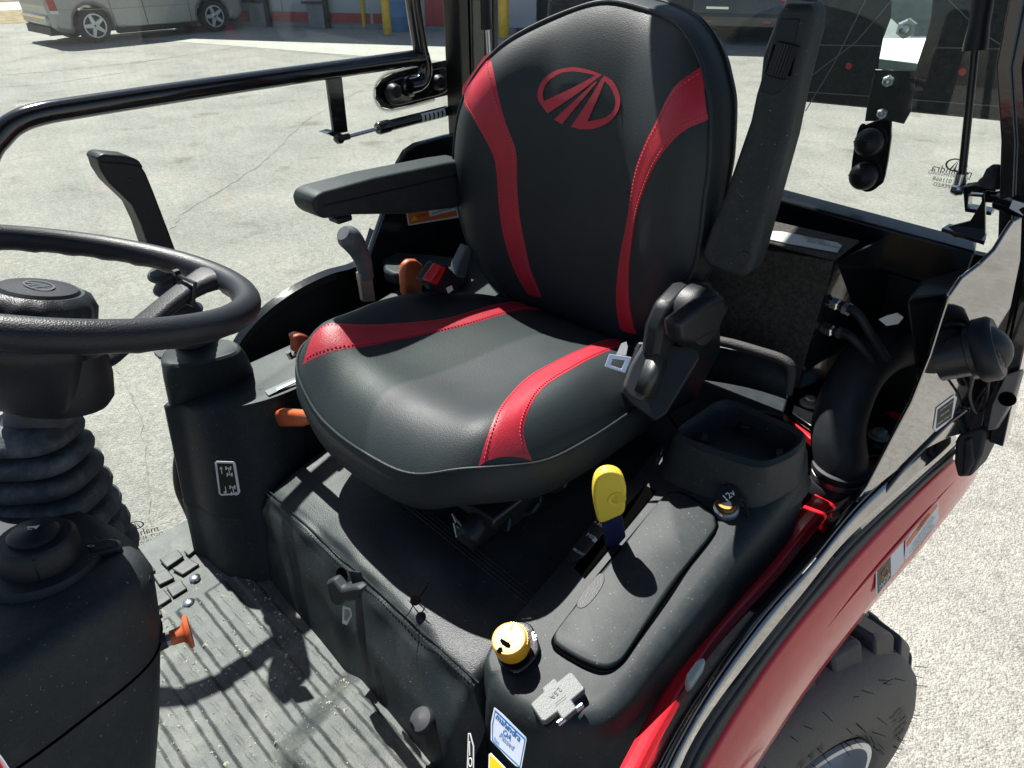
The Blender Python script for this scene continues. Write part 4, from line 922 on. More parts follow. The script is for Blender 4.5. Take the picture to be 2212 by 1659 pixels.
# glass with ceramic band
GX = -.632
gp_ = [(-700, 900), (-300, -700), (978, -700), (985, 160), (985, 350), (720, 620), (560, 720), (480, 860), (402, 960), (392, 1060), (440, 1165), (300, 1215), (100, 1330)]
prism('door_glass', [Xp(x, y, GX) for x, y in gp_], (-.005, 0, 0), GLASS, rd)
fb = [(978, 127), (930, 137), (850, 158), (826, 170), (812, 190), (812, 214), (824, 231), (845, 236), (890, 226), (940, 212), (978, 203)]
prism('ceramic_band', [Xp(x, y, GX+.002) for x, y in fb], (-.001, 0, 0), FRIT, rd)
g = []
FBc = sum((Xp(x, y, GX+.0015) for x, y in fb), V())/len(fb)
L = resample(catm([Xp(x, y, GX+.0015) for x, y in fb[1:-1]], 6), 120)
for k, (off_, rr_) in enumerate(((.0012, .0015), (.0036, .0012), (.0060, .0009))):
    for i in range(1, 119):
        t_ = (L[i+1]-L[i-1]).normalized(); n_ = V((0, -t_.z, t_.y)) ; c = L[i]+(L[i+1]-L[i])*(.5 if k % 2 else 0)
        if n_.dot(c-FBc) < 0: n_ = -n_
        c = c+n_*off_; g.append(([c+V((0, rr_*math.cos(a*1.0472), rr_*math.sin(a*1.0472))) for a in range(6)], [(0, 1, 2, 3, 4, 5)]))
joined('band_dots', g, FRIT, rd, smooth=False, kind='stuff')
pl2 = [(960, 146), (900, 158), (846, 172), (830, 186), (828, 206), (838, 222), (856, 226), (900, 215), (950, 202), (962, 186)]
prism('hinge_plate', catm([Xp(x, y, GX+.004) for x, y in pl2], 4, True), (.010, 0, 0), GBLK, rd, bevel=.002)
for px, py in ((847, 198), (942, 178)): lathe('plate_knob', [(.017, 0), (.017, .012), (.012, .020), (0, .022)], Xp(px, py, GX+.014), (1, -.1, .1), PLAST2, rd, seg=20)
lathe('tube_foot', [(.022, 0), (.022, .006), (.018, .010)], Xp(884, 186, GX+.014), (1, 0, 0), GBLK, rd, seg=20)
gs = empty('door_gas_strut', Xp(735, 300, RX), TR, label='black gas strut of the far door with a barcode label')
s0, s1, s2, s3 = Xp(732, 300, RX+.012), Xp(815, 278, RX+.012), Xp(965, 240, RX+.012), Xp(1000, 231, RX+.012)
tube('rod', [s0, s1], .0045, STEEL, gs); tube('cylinder', [s1, s1.lerp(s2, .02), s1.lerp(s2, .15), s1.lerp(s2, .16), s2], [.011, .0135, .0135, .0115, .0115], GBLK, gs, seg=20)
tube('end_rod', [s2, s3], .006, MBLK, gs); lathe('ball_socket', [(.0, -.010), (.008, -.008), (.0105, 0), (.008, .008), (0, .010)], s0, (1, 0, 0), MBLK, gs, seg=20)
tube('socket_neck', [s0, s0.lerp(s1, .25)], .0065, MBLK, gs)
q = (s2-s1).normalized(); la_, lb_ = s1.lerp(s2, .58), s1.lerp(s2, .93)
arc = lambda c, an: c+(V((1, 0, 0))*math.cos(an)+q.cross(V((1, 0, 0)))*math.sin(an))*.0119
ribbon('barcode_label', [arc(la_, a*.2) for a in range(-5, 6)], [arc(lb_, a*.2) for a in range(-5, 6)], WHITE, gs)
for k in range(5):
    c = la_.lerp(lb_, .1+k*.18); c2 = la_.lerp(lb_, .1+k*.18+.07)
    ribbon('label_print', [arc(c, a*.2)+(V((.0004, 0, 0))) for a in range(-3, 4)], [arc(c2, a*.2)+V((.0004, 0, 0)) for a in range(-3, 4)], DARKP, gs)
# etched mark low on the glass (seen from behind)
ex = (Xp(330, 1150, GX)-Xp(270, 1165, GX)).normalized()
text('etched_mark', 'mahindra', Xp(297, 1152, GX+.001), ex, ZU, .028, mat('etched_grey', (.05, .05, .05), .7), rd, mirror=True, fit=.085)
for k, s_ in enumerate(('DOT 459M550AS2', '43R 011668', 'TEMPERED')): text('etched_mark', s_, Xp(300+k*2, 1165+k*10, GX+.001), ex, ZU, .013, mat('etched_grey', (.05, .05, .05), .7), rd, mirror=True, fit=(.10, .07, .06)[k])
g = []
for q_ in range(20):
    a = 2*math.pi*q_/20; b_ = 2*math.pi*(q_+1)/20; c = Xp(293, 1135, GX+.001)
    f_ = lambda an, r1: c+ex*(.017*r1*math.cos(an))+ZU*(.011*r1*math.sin(an))
    g.append(([f_(a, 1), f_(b_, 1), f_(b_, .82), f_(a, .82)], [(0, 1, 2, 3)]))
for x0 in (-.009, -.002, .006): g.append(([c+ex*x0+ZU*-.009, c+ex*(x0+.003)+ZU*-.009, c+ex*.001+ZU*.010], [(0, 1, 2)]))
joined('etched_emblem', g, DARKP, rd, smooth=False)
# lower frame seal
tube('door_seal', [Xp(x, y, GX+.012) for x, y in ((392, 960), (385, 1010), (390, 1060), (412, 1110), (428, 1160), (400, 1185), (300, 1225), (180, 1290))], .011, RUB, rd, seg=10, smooth=5)

# ---------------------------------------------------------------- cab frame: pillars, rear beam, unseen shading roof
cf = empty('cab_frame', (0, .6, 1.0), TR, label='black welded cab frame with pillars, rear beam and an unseen shading roof')
def pillar(name, b0, b1, wx, wy, mt=GBLK, bev=.006):
    rg = []
    for p in (b0, b1):
        p = V(p); rg.append([p+V((sx*wx/2, sy*wy/2, 0)) for sx, sy in ((-1, -1), (1, -1), (1, 1), (-1, 1))])
    return loft(name, rg, mt, cf, bevel=bev)
e0 = Xp(981, 230, -.56); e1 = Xp(972, 0, -.56); dv = (e1-e0)/(e1.z-e0.z)
def prr(o, z): return e0+V((0, o, 0))+dv*(z-e0.z)
pillar('rear_right_pillar', prr(.055, 1.0), prr(.055, 2.32), .06, .045)
pillar('pillar_channel', prr(.012, 1.0)+V((.004, 0, 0)), prr(.012, 2.32)+V((.004, 0, 0)), .05, .026, FRIT, .002)
pillar('pillar_channel', prr(.088, 1.0)+V((.02, 0, 0)), prr(.088, 2.32)+V((.02, 0, 0)), .03, .012, GREYP, .002)
pillar('pillar_channel', prr(.105, 1.0)+V((.01, 0, 0)), prr(.105, 2.32)+V((.01, 0, 0)), .05, .016, MBLK, .002)
rs = empty('right_window_strut', Xp(1052, 60, -.47), TR, label='gas strut beside the far rear pillar')
tube('cylinder', [Xp(1044, -160, -.48), Xp(1050, 38, -.48), Xp(1052, 62, -.48)], [.011, .011, .013], PLAST2, rs, seg=16); tube('rod', [Xp(1052, 62, -.48), Xp(1060, 200, -.48)], .005, STEEL, rs)
BY = .66
bt = [Yp(1560, 372, BY+.03), Yp(2112, 518, BY+.03)]; bm_ = [Yp(1560, 396, BY-.03), Yp(2108, 545, BY-.03)]
bl_ = [V((p.x, BY-.03, p.z-.075)) for p in bm_]; bb_ = [V((p.x, BY+.03, p.z-.1)) for p in bt]
def ext(p, q, f): return p+(q-p)*f
prof0 = [bt[0], bm_[0], bl_[0], bb_[0]]; prof1 = [bt[1], bm_[1], bl_[1], bb_[1]]
prof0 = [ext(b, a, 1.9) for a, b in zip(prof0, prof1)]
loft('rear_beam', [prof0, prof1], mat('beam_black', (.006, .007, .009), .26), cf, bevel=.005)
prism('beam_gusset', [Yp(x, y, BY-.02) for x, y in ((2040, 492), (2095, 478), (2118, 440), (2128, 415), (2128, 520), (2060, 512))], (0, .008, 0), GBLK, cf, bevel=.001)
prism('gusset_foot', [Zp(x, y, 1.468) for x, y in ((2032, 500), (2048, 490), (2130, 512), (2125, 530))], (0, 0, .006), GBLK, cf, bevel=.001)
# left rear pillar leaning outwards to its foot
lp = [Yp(2172, 0, .66), Yp(2188, 140, .66), Yp(2198, 300, .66), Yp(2186, 600, .66), Yp(2120, 930, .66)]
lp = [V((.39, .66, 2.32))]+lp[1:]
rg = []
for p in lp: rg.append([p+V((sx*.028+.012, sy*.03, 0)) for sx, sy in ((-1, -1), (-.3, -1), (-.3, -.85), (.2, -.85), (.2, -1), (1, -1), (1, 1), (-1, 1))])
loft('rear_left_pillar', rg, GBLK, cf, bevel=.003)
ft = [Yp(x, y, .625) for x, y in ((2062, 955), (2072, 938), (2120, 925), (2132, 935), (2120, 985), (2098, 1030), (2068, 1032), (2060, 1000))]
prism('pillar_boot', ft, (.01, .07, 0), RUB, cf, bevel=.010, seg=3)
prism('boot_ridge', [Yp(x, y, .62) for x, y in ((2082, 950), (2100, 945), (2104, 1000), (2090, 1028), (2078, 1028))], (0, .02, 0), RUB, cf, bevel=.006, seg=3)
prism('lifting_lug', [Yp(x, y, .615) for x, y in ((2142, 875), (2172, 810), (2202, 800), (2204, 808), (2188, 862), (2150, 928), (2132, 930))], (.004, .012, .0), mat('lug_reflection_grey', (.16, .155, .145), .35), cf, bevel=.002)  # grey holds the lit ground reflection, painted into the lug's colour
lathe('lug_hole', [(.013, 0), (.013, .001)], Yp(2176, 862, .6140), (0, -1, 0), HOLE, cf, seg=20)
SHADE_ROOF = mat('shading_roof_shell', (.02, .02, .022), .5)
prism('roof', [(-.33, -1.05, 2.34), (.60, -1.05, 2.34), (.60, .85, 2.34), (-.33, .85, 2.34)], (0, 0, .08), SHADE_ROOF, cf, bevel=.02)  # out of view; outline shaped to let sun in and cut sky fill
prism('light_block_firewall', [(-.50, -1.0, .9), (.46, -1.0, .9), (.46, -1.0, 1.36), (-.50, -1.0, 1.36)], (0, -.03, 0), MBLK, cf)  # out of view; added to cut ambient light from the front
hd_ = loft('light_block_hood', [[V((x, y, z)) for x, z in ((-.33, .62), (-.34, 1.05), (-.27, 1.27), (.20, 1.27), (.27, 1.05), (.26, .62))] for y in (-1.06, -1.9)]+[[V((-.035+(x+.035)*.8, -2.2, .66+(z-.66)*.8)) for x, z in ((-.33, .62), (-.34, 1.05), (-.27, 1.27), (.20, 1.27), (.27, 1.05), (.26, .62))]], REDP, TR, bevel=.02)  # unseen; added to block ground bounce into the cab
pillar('front_right_pillar', (-.60, -1.02, .95), (-.52, -.92, 2.32), .05, .05)  # out of view; added to narrow the opening for ambient light

# ---------------------------------------------------------------- left console
lc = empty('left_console', (.35, .05, .9), TR, label='black textured side console with a storage lid and cup holder')
L0 = V((.3, -.2, 1.10)); LN = V((0, -.19, 1)).normalized()
def lp_(px, py, l=0): return Pp(px, py, L0, LN)+LN*l
top = [(1052, 1440), (1062, 1388), (1110, 1330), (1230, 1190), (1345, 1055), (1410, 975), (1475, 910), (1560, 862), (1720, 930), (1735, 1000), (1690, 1075), (1590, 1200), (1490, 1330), (1405, 1440), (1340, 1520), (1280, 1548), (1180, 1545), (1100, 1500)]
T = [lp_(x, y) for x, y in top]
cen = sum(T, V())/len(T)
bo_ = [(1030, 1560), (1045, 1500), (1090, 1420), (1230, 1260), (1350, 1130), (1420, 1010), (1480, 930), (1560, 880), (1760, 960), (1800, 1060), (1760, 1130), (1665, 1245), (1560, 1390), (1465, 1530), (1400, 1640), (1330, 1720), (1200, 1760), (1060, 1700)]
Bm = [Zp(x, y, .93) if 0 else None for x, y in bo_]
Ts = catm(T, 5, True); n = len(Ts)
def outr(d, dz, sh=V((0, 0, 0))):
    r_ = []
    for i, p in enumerate(Ts):
        t_ = (Ts[(i+1) % n]-Ts[i-1]).normalized(); nn = t_.cross(LN).normalized()
        if nn.dot(p-cen) < 0: nn = -nn
        nn.z = 0; f = 1.0
        if nn.x < -.3: f = .25
        r_.append(p+nn*(d*f)+V((0, 0, dz))+sh*f)
    return r_
def inr(d, dz): return outr(-d, dz)
# top plate with the lid opening cut as a recessed band
lid = [(1196, 1388), (1206, 1362), (1250, 1305), (1262, 1285), (1340, 1190), (1425, 1085), (1450, 1068), (1480, 1072), (1535, 1108), (1546, 1130), (1540, 1155), (1470, 1245), (1370, 1392), (1340, 1432), (1310, 1447), (1270, 1438), (1215, 1408)]
LO = catm([lp_(x, y) for x, y in lid], 4, True)
lcen = sum(LO, V())/len(LO)
loft('console_body', [inr(.022, .0), inr(.010, -.001), outr(0, -.006), outr(.006, -.014), outr(.012, -.040), outr(.015, -.09), outr(.012, -.19)], PLAST, lc, caps=(True, False), ang=60)
loft('lid_groove', [[p+(p-lcen).normalized()*.004+LN*.0006 for p in LO], [p+(p-lcen).normalized()*.004+LN*.0010 for p in LO], [p+LN*.0010 for p in LO]], HOLE, lc, caps=(False, True))
loft('storage_lid', [[p-(p-lcen).normalized()*.0005+LN*.001 for p in LO], [p-(p-lcen).normalized()*.001+LN*.0045 for p in LO], [p-(p-lcen).normalized()*.003+LN*.0068 for p in LO], [p-(p-lcen).normalized()*.006+LN*.0075 for p in LO]], PLAST, lc, caps=(False, True))
rp = [(1248, 1318), (1252, 1298), (1285, 1255), (1302, 1245), (1306, 1262), (1290, 1292), (1265, 1318)]
prism('finger_recess', catm([lp_(x, y, .0070) for x, y in rp], 4, True), LN*.0012, PLAST2, lc, bevel=.001)
# lever slot
prism('pto_slot', [lp_(x, y, .0008) for x, y in ((1240, 1228), (1262, 1248), (1290, 1215), (1418, 1062), (1395, 1050), (1290, 1165))], LN*.0008, HOLE, lc)
prism('slot_plate', [lp_(x, y, .0008) for x, y in ((1228, 1196), (1240, 1180), (1345, 1048), (1372, 1035), (1392, 1044), (1385, 1056), (1262, 1204), (1238, 1215))], LN*.0012, mat('slot_label', (.022, .022, .022), .3), lc, bevel=.0005)
sx = (lp_(1372, 1045)-lp_(1240, 1195)).normalized(); sy = LN.cross(sx)
for px, py, s_, sz in ((1250, 1195, 'FRONT', .006), (1278, 1162, 'MID', .0095), (1296, 1136, '+ MID', .008)): text('slot_lettering', s_, lp_(px, py, .0024), -sy, sx, sz, WHITE, lc)
prism('gear_symbol', [lp_(x, y, .0024) for x, y in ((1279, 1170), (1285, 1163), (1291, 1168), (1286, 1175))], LN*.0002, WHITE, lc)
pl = empty('pto_lever', lp_(1330, 1185), TR, label='yellow paddle lever on a dark blue steel blade')
bl = [lp_(1318, 1190, -.03), lp_(1358, 1166, -.03)]
Q0 = lp_(1335, 1180, .0); QN = V((.7, -.7, .0)).normalized()
def qp(px, py): return Pp(px, py, Q0, QN)
prism('blade', [qp(x, y) for x, y in ((1298, 1120), (1342, 1100), (1352, 1160), (1322, 1195), (1310, 1190))], QN*-.006, NAVY, pl, bevel=.001)
kn = [(1290, 1118), (1284, 1095), (1280, 1060), (1285, 1030), (1300, 1015), (1322, 1012), (1342, 1022), (1351, 1045), (1350, 1075), (1346, 1100), (1325, 1112), (1300, 1122)]
prism('paddle', catm([qp(x, y)+QN*.008 for x, y in kn], 3, True), QN*-.018, YEL, pl, bevel=.007, seg=4)
c = sum([qp(x, y) for x, y in kn], V())/len(kn)
lathe('thumb_dish', [(.013, 0), (.012, .0016), (.010, .0012), (.008, .0002)], qp(1330, 1070)+QN*.0078, QN, YEL, pl, seg=24)
# cup holder
ch = empty('cup_holder', (.35, .27, 1.17), TR, label='square black cup holder at the rear of the console')
ro = [(1458, 928), (1500, 896), (1550, 864), (1590, 864), (1660, 895), (1720, 920), (1742, 942), (1728, 972), (1685, 998), (1640, 1008), (1570, 990), (1480, 956)]
ri = [(1474, 927), (1508, 903), (1552, 876), (1586, 876), (1652, 905), (1706, 928), (1724, 945), (1712, 965), (1678, 984), (1642, 991), (1576, 974), (1490, 944)]
CHZ = 1.235
O = catm([Zp(x, y, CHZ) for x, y in ro], 4, True); I = catm([Zp(x, y, CHZ) for x, y in ri], 4, True)
co = sum(O, V())/len(O)
def ou_(r_, k, z): return [V((co.x+(p.x-co.x)*k, co.y+(p.y-co.y)*k, z)) for p in r_]
loft('holder_wall', [ou_(O, 1.28, CHZ-.085), ou_(O, 1.15, CHZ-.07), ou_(O, 1.07, CHZ-.05), ou_(O, 1.02, CHZ-.012), ou_(O, 1.0, CHZ-.002), ou_([a.lerp(b, .5) for a, b in zip(O, I)], 1, CHZ+.003), ou_(I, 1, CHZ-.002), ou_(I, .97, CHZ-.012), ou_(I, .90, CHZ-.12)], PLAST, ch, caps=(False, True))
ci = sum(I, V())/len(I)
for a in (20, 110, 200, 290):
    d_ = V((math.cos(R(a)), math.sin(R(a)), 0)); prism('grip_fin', [ci+d_*.062+V((-d_.y, d_.x, 0))*.012+V((0, 0, -.022)), ci+d_*.050+V((-d_.y, d_.x, 0))*.008+V((0, 0, -.024)), ci+d_*.050-V((-d_.y, d_.x, 0))*.008+V((0, 0, -.024)), ci+d_*.062-V((-d_.y, d_.x, 0))*.012+V((0, 0, -.022))], (0, 0, -.03), PLAST2, ch, bevel=.002)
lathe('holder_ring', [(.050, -.070), (.042, -.060), (.038, -.064)], ci, (0, 0, 1), PLAST2, ch, seg=36)
# yellow PTO knob
pk = empty('pto_switch', lp_(1120, 1420), TR, label='round amber push-turn knob at the console front')
b_ = catm([lp_(x, y, .001) for x, y in ((1085, 1440), (1070, 1400), (1090, 1355), (1140, 1350), (1160, 1378), (1165, 1410), (1145, 1440), (1115, 1458))], 4, True)
prism('base_plate', b_, LN*.006, GBLK, pk, bevel=.002)
KB = lp_(1112, 1410, .004); KD = (LN+V((-.02, -.1, 0))).normalized()
lathe('switch_collar', [(.019, 0), (.0185, .014)], KB, KD, GBLK, pk, seg=32)
lathe('knob', [(.0222, .012), (.0228, .016), (.0228, .031), (.0222, .0345), (.0205, .0360), (0, .0362)], KB, KD, AMB, pk, seg=72)
g = []
ka, ku, kv = axes(KD)
for k in range(13):
    an = R(-10+k*8.5)+math.atan2((lp_(1150, 1380)-KB).dot(kv), (lp_(1150, 1380)-KB).dot(ku))-R(45)
    d_ = ku*math.cos(an)+kv*math.sin(an); g.append(tube_geo([KB+d_*.0226+KD*.016, KB+d_*.0228+KD*.032], .0016, 6))
joined('knob_ribs', g, AMB, pk)
def kpt(px, py, l=0): return Pp(px, py, KB+KD*(.0366+l), KD)
s_ = lambda x, y: kpt((1700+x/2.658)/1.8228, (2400+y/2.658)/1.8228)
prism('pointer', [s_(x, y)-KD*.004 for x, y in ((800, 215), (838, 215), (855, 150), (820, 140))], KD*.0042, AMB, pk, bevel=.0008)
prism('pointer_mark', [s_(x, y)+KD*.0005 for x, y in ((806, 200), (830, 200), (845, 150), (825, 148))], KD*.0003, mat('grey_mark', (.25, .25, .25), .5), pk)
g = [([s_(x, y) for x, y in q], [tuple(range(len(q)))]) for q in ([(725, 300), (760, 318), (810, 350), (828, 375), (815, 402), (780, 395), (735, 365), (712, 328)], [(675, 432), (700, 400), (690, 398), (735, 392), (745, 440), (728, 440), (725, 470), (690, 455)],
    [(745, 278), (845, 355), (842, 360), (743, 283)], [(756, 292), (762, 296), (756, 308), (750, 304)], [(808, 335), (814, 339), (806, 352), (800, 348)])]
for q in range(20):
    a = 2*math.pi*q/20; b2 = 2*math.pi*(q+1)/20
    g.append(([s_(830+26*math.cos(a), 274+26*math.sin(a)), s_(830+26*math.cos(b2), 274+26*math.sin(b2)), s_(830+22*math.cos(b2), 274+22*math.sin(b2)), s_(830+22*math.cos(a), 274+22*math.sin(a))], [(0, 1, 2, 3)]))
joined('knob_print', g, HOLE, pk, smooth=False)
gx = (lp_(1165, 1378)-lp_(1145, 1388)).normalized()
for k in range(8): pass
prism('gear_frame', [lp_(x, y, .0072) for x, y in ((1149, 1372), (1155, 1370), (1156, 1373), (1152, 1375), (1155, 1387), (1160, 1386), (1161, 1388), (1153, 1391))], LN*.0002, WHITE, pk)
lathe('gear_mark', [(.0024, 0), (.0024, .0002), (.0, .0002)], lp_(1157, 1380, .0072), LN, WHITE, pk, seg=10)
text('push_lettering', 'PUSH', lp_(1136, 1362, .0072), lp_(1148, 1372)-lp_(1128, 1355), LN.cross(lp_(1148, 1372)-lp_(1128, 1355)), .005, mat('grey_print2', (.3, .3, .3), .5), pk)
# power outlet cover 2.5A
uc = empty('usb_cover', lp_(1210, 1520), TR, label='hinged grey outlet cover marked 2.5A')
U0 = L0+LN*.014; 
def us(cx, cy, l=0): return Pp((1900+cx/2.765)/1.8228, (2600+cy/2.765)/1.8228, U0, LN)+LN*l
sh = [(522, 478), (548, 445), (660, 345), (645, 300), (775, 190), (800, 200), (818, 230), (945, 125), (985, 135), (1110, 290), (1112, 315), (970, 430), (1030, 520), (875, 650), (815, 560), (685, 660), (640, 655)]
prism('cover', [us(x, y) for x, y in sh], LN*-.012, mat('outlet_grey', (.10, .112, .11), .5, bump=.35, bscale=500), uc, bevel=.0022, seg=3)
prism('cover_base', [us(x, y, -.0125) for x, y in ((530, 500), (960, 150), (1125, 320), (690, 700))], LN*-.006, PLAST2, uc, bevel=.002)
for x, y in ((845, 650), (1040, 500)): lathe('hinge_pin', [(.004, -.004), (.004, .006), (.002, .007)], us(x, y, -.005), us(1040, 500)-us(845, 650), STEEL, uc, seg=14)
ux = (us(850, 300)-us(745, 410)).normalized()
text('rating_lettering', '2.5A', us(798, 360, .0003), -ux, LN.cross(-ux), .0155, DARKP, uc, fit=(us(850, 300)-us(745, 410)).length)
g = [([us(x, y, .0003) for x, y in q], [(0, 1, 2, 3)]) for q in ([(785, 470), (900, 380), (904, 386), (789, 476)], [(800, 490), (912, 402), (916, 408), (804, 498)], [(785, 470), (789, 470), (806, 497), (800, 497)], [(896, 384), (902, 380), (918, 405), (912, 409)])]
joined('port_symbol', g, mat('grey_dark_line', (.05, .055, .055), .5), uc, smooth=False)
# 12 V socket with cap
vk = empty('socket_cap', lp_(1585, 1110), TR, label='round 12v socket cap on a strap')
c = lp_(1568, 1103, .004); vd = (LN+V((.15, -.35, .0))).normalized()
lathe('socket_rim', [(.0185, -.004), (.0185, .003), (.0150, .005), (.014, .003)], c, LN, mat('grey_chrome', (.45, .46, .45), .3, .8), vk, seg=36)
lathe('socket_barrel', [(.0135, 0), (.0135, .016)], c, LN, mat('brass', (.4, .27, .08), .35, .9), vk, seg=28)
c2 = Pp(1574, 1073, c+LN*.018, LN)
lathe('cap', [(.0165, -.004), (.0172, .0), (.0165, .0035), (0, .004)], c2, vd, PLAST2, vk, seg=48, flute=(4, .05, .012))
vx = (Pp(1590, 1062, c2, vd)-Pp(1562, 1082, c2, vd)).normalized(); text('volt_lettering', '12v', c2+vd*.0043, vx, vd.cross(vx), .0135, WHITE, vk, bold=.012)
tube('strap', [c2+V((.010, .008, -.002)), lp_(1608, 1100, .014), lp_(1616, 1122, .004)], .003, PLAST2, vk, flat=.5, seg=8)
# stickers on the console end face
def es(cx, cy, dd=0): return ((1700+cx/2.658)/1.8228, (2400+cy/2.658)/1.8228)
E0 = Dp(*es(800, 1300), .815); EN = (CAM-E0).normalized()*.5+V((-.1, -.9, .35)); EN.normalize()
def ep(cx, cy, l=0): return Pp(*es(cx, cy), E0, EN)+EN*l
st = prism('inspection_sticker', [ep(x, y) for x, y in ((655, 1025), (668, 1030), (740, 1090), (985, 1335), (994, 1360), (940, 1659), (880, 1635), (800, 1560), (720, 1470), (640, 1390), (620, 1360), (622, 1180))], EN*.0006, STICK, TR, label='pale blue inspection sticker with blue lettering on the console end')
ex_ = (ep(935, 1360)-ep(680, 1110)).normalized(); ey_ = EN.cross(ex_)
for body, px, py, sz, mt_, ww_ in (('mahindra', 805, 1230, .0175, BLUE, 125), ('QA', 792, 1310, .018, BLUE, 42), ('Passed', 790, 1378, .0135, mat('pale_blue_print', (.10, .22, .42), .4), 70), ('Sign', 680, 1372, .008, BLUE, 28)):
    text('sticker_lettering', body, ep(px, py, .0009), ex_, ey_, sz, mt_, st, bold=.01 if sz > .014 else 0, fit=(ep(px+ww_, py+ww_*1.03)-ep(px, py)).length*2)
L = [ep(x, y, .0008) for x, y in ((668, 1052), (980, 1350), (925, 1640), (640, 1370), (640, 1200))]
tube('sticker_border', L, .0006, BLUE, st, seg=5, closed=True)
yt = prism('caution_sticker', [ep(x, y, .0005) for x, y in ((602, 1510), (622, 1498), (800, 1680), (800, 1760), (596, 1760))], EN*.0006, WHITE, TR, label='yellow caution sticker at the console foot')
prism('yellow_field', [ep(x, y, .0013) for x, y in ((614, 1520), (625, 1515), (785, 1680), (785, 1750), (608, 1750))], EN*.0004, YELP, yt)
ls_ = prism('lever_diagram_sticker', [ep(x, y, .012) for x, y in ((448, 1250), (470, 1255), (510, 1390), (512, 1659), (430, 1659))], EN*.0006, DARKP, TR, label='narrow black and white diagram sticker on the console corner')
tube('diagram_frame', [ep(x, y, .0134) for x, y in ((452, 1262), (468, 1268), (503, 1395), (503, 1655), (440, 1655))], .0008, WHITE, ls_, seg=5, closed=True)
tube('diagram_lever', [ep(x, y, .0135) for x, y in ((462, 1350), (466, 1490))], .0009, WHITE, ls_, seg=5)
tube('diagram_ring', [ep(470+18*math.cos(a*.7), 1560+45*math.sin(a*.7), .0135) for a in range(9)], .0007, WHITE, ls_, seg=5, closed=True)

# ---------------------------------------------------------------- left fender, sill rail and fuel panel
lf = empty('left_fender', (.55, .2, .9), TR, label='red painted left fender with a black sill rail')
def rail(pts, z, n_=40): return resample(catm([Zp(x, y, z if not callable(z) else z(i)) for i, (x, y) in enumerate(pts)], 8), n_)
e_in = rail([(1300, 1740), (1340, 1659), (1440, 1480), (1560, 1310), (1660, 1185), (1770, 1060), (1900, 950), (1990, 890)], 1.055)
e1 = rail([(1340, 1740), (1384, 1659), (1426, 1578), (1540, 1392), (1669, 1247), (1766, 1125), (1860, 1040), (1960, 960)], 1.058)
e2 = rail([(1420, 1700), (1455, 1620), (1536, 1481), (1653, 1323), (1750, 1214), (1855, 1089), (1990, 960), (2060, 900)], 1.115)
e2b = [p+V((.004, 0, -.004)) for p in e2]
e3 = rail([(1455, 1700), (1507, 1586), (1608, 1445), (1734, 1287), (1831, 1170), (1973, 1040), (2033, 987), (2062, 960)], 1.075)
e4 = rail([(1490, 1700), (1511, 1659), (1588, 1530), (1677, 1400), (1775, 1279), (1884, 1157), (1993, 1048), (2056, 992)], 1.030)
e5 = rail([(1600, 1710), (1629, 1659), (1734, 1501), (1831, 1372), (1892, 1295), (1993, 1178), (2094, 1048), (2112, 1010)], .905)
def sheet(name, A, B, mt, n_=3, bulge=0, th=.004, **k):
    rows = [[a.lerp(b, j/n_)+V((.6, 0, .5))*(bulge*math.sin(math.pi*j/n_)) for a, b in zip(A, B)] for j in range(n_+1)]
    m_ = len(A); vs = [p for r_ in rows for p in r_]; fs = [(j*m_+i, j*m_+i+1, (j+1)*m_+i+1, (j+1)*m_+i) for j in range(n_) for i in range(m_-1)]
    return mk(name, vs, fs, mt, lf, solid=th, **k)
sheet('inner_flange', e_in, e1, REDP)
sheet('sill_slope', e1, e2, GBLK)
sheet('sill_face', e2b, e3, GPAN)
sheet('seal_channel', e3, e4, RUB)
tube('rubber_seal', [a.lerp(b, .5)+V((0, 0, .002)) for a, b in zip(e3, e4)], .006, RUB, lf, seg=12)
sheet('outer_skin', e4, e5, REDP, 10, bulge=.010)
A = [a.lerp(b, .46)+V((.6, 0, .5))*.0115 for a, b in zip(e4, e5)][14:38]
rad = [.010*math.sin(math.pi*min(1, (i+2)/26)) for i in range(len(A))]
tube('pressed_groove', A, [max(.001, q*.7) for q in rad], REDP, lf, seg=10, flat=.5)
prism('skirt', [*e5[::4], *[p+V((-.02, 0, -.05)) for p in e5[::-4]]], (-.004, 0, 0), REDP, lf)
# label group on the fender
def fs_(cx, cy): return ((2600+cx/1.3555)/1.8228, (1800+cy/1.3555)/1.8228)
G0 = e5[22].lerp(e4[22], .3)+V((.0085, 0, .0075)); gt = (e5[30]-e5[14]).normalized(); gd = (e5[22]-e4[22]).normalized(); GN = gt.cross(gd).normalized()
if GN.dot(CAM-G0) < 0: GN = -GN
def gp2(cx, cy, l=0): return Pp(*fs_(cx, cy), G0, GN)+GN*l
w1 = prism('fender_warning_label', [gp2(x, y) for x, y in ((1308, 445), (1470, 222), (1482, 225), (1484, 330), (1470, 360), (1310, 548), (1302, 540))], GN*.0006, WHITE, TR, label='orange and white warning label on the red fender')
prism('orange_field', [gp2(x, y, .0008) for x, y in ((1312, 452), (1472, 232), (1476, 262), (1314, 480))], GN*.0004, ORP, w1)
wx = (gp2(1470, 232)-gp2(1312, 452)).normalized(); wy = GN.cross(wx)
text('lettering', 'WARNING', gp2(1400, 345, .0014), wx, wy, .012, DARKP, w1, fit=(gp2(1470, 232)-gp2(1312, 452)).length*.42)
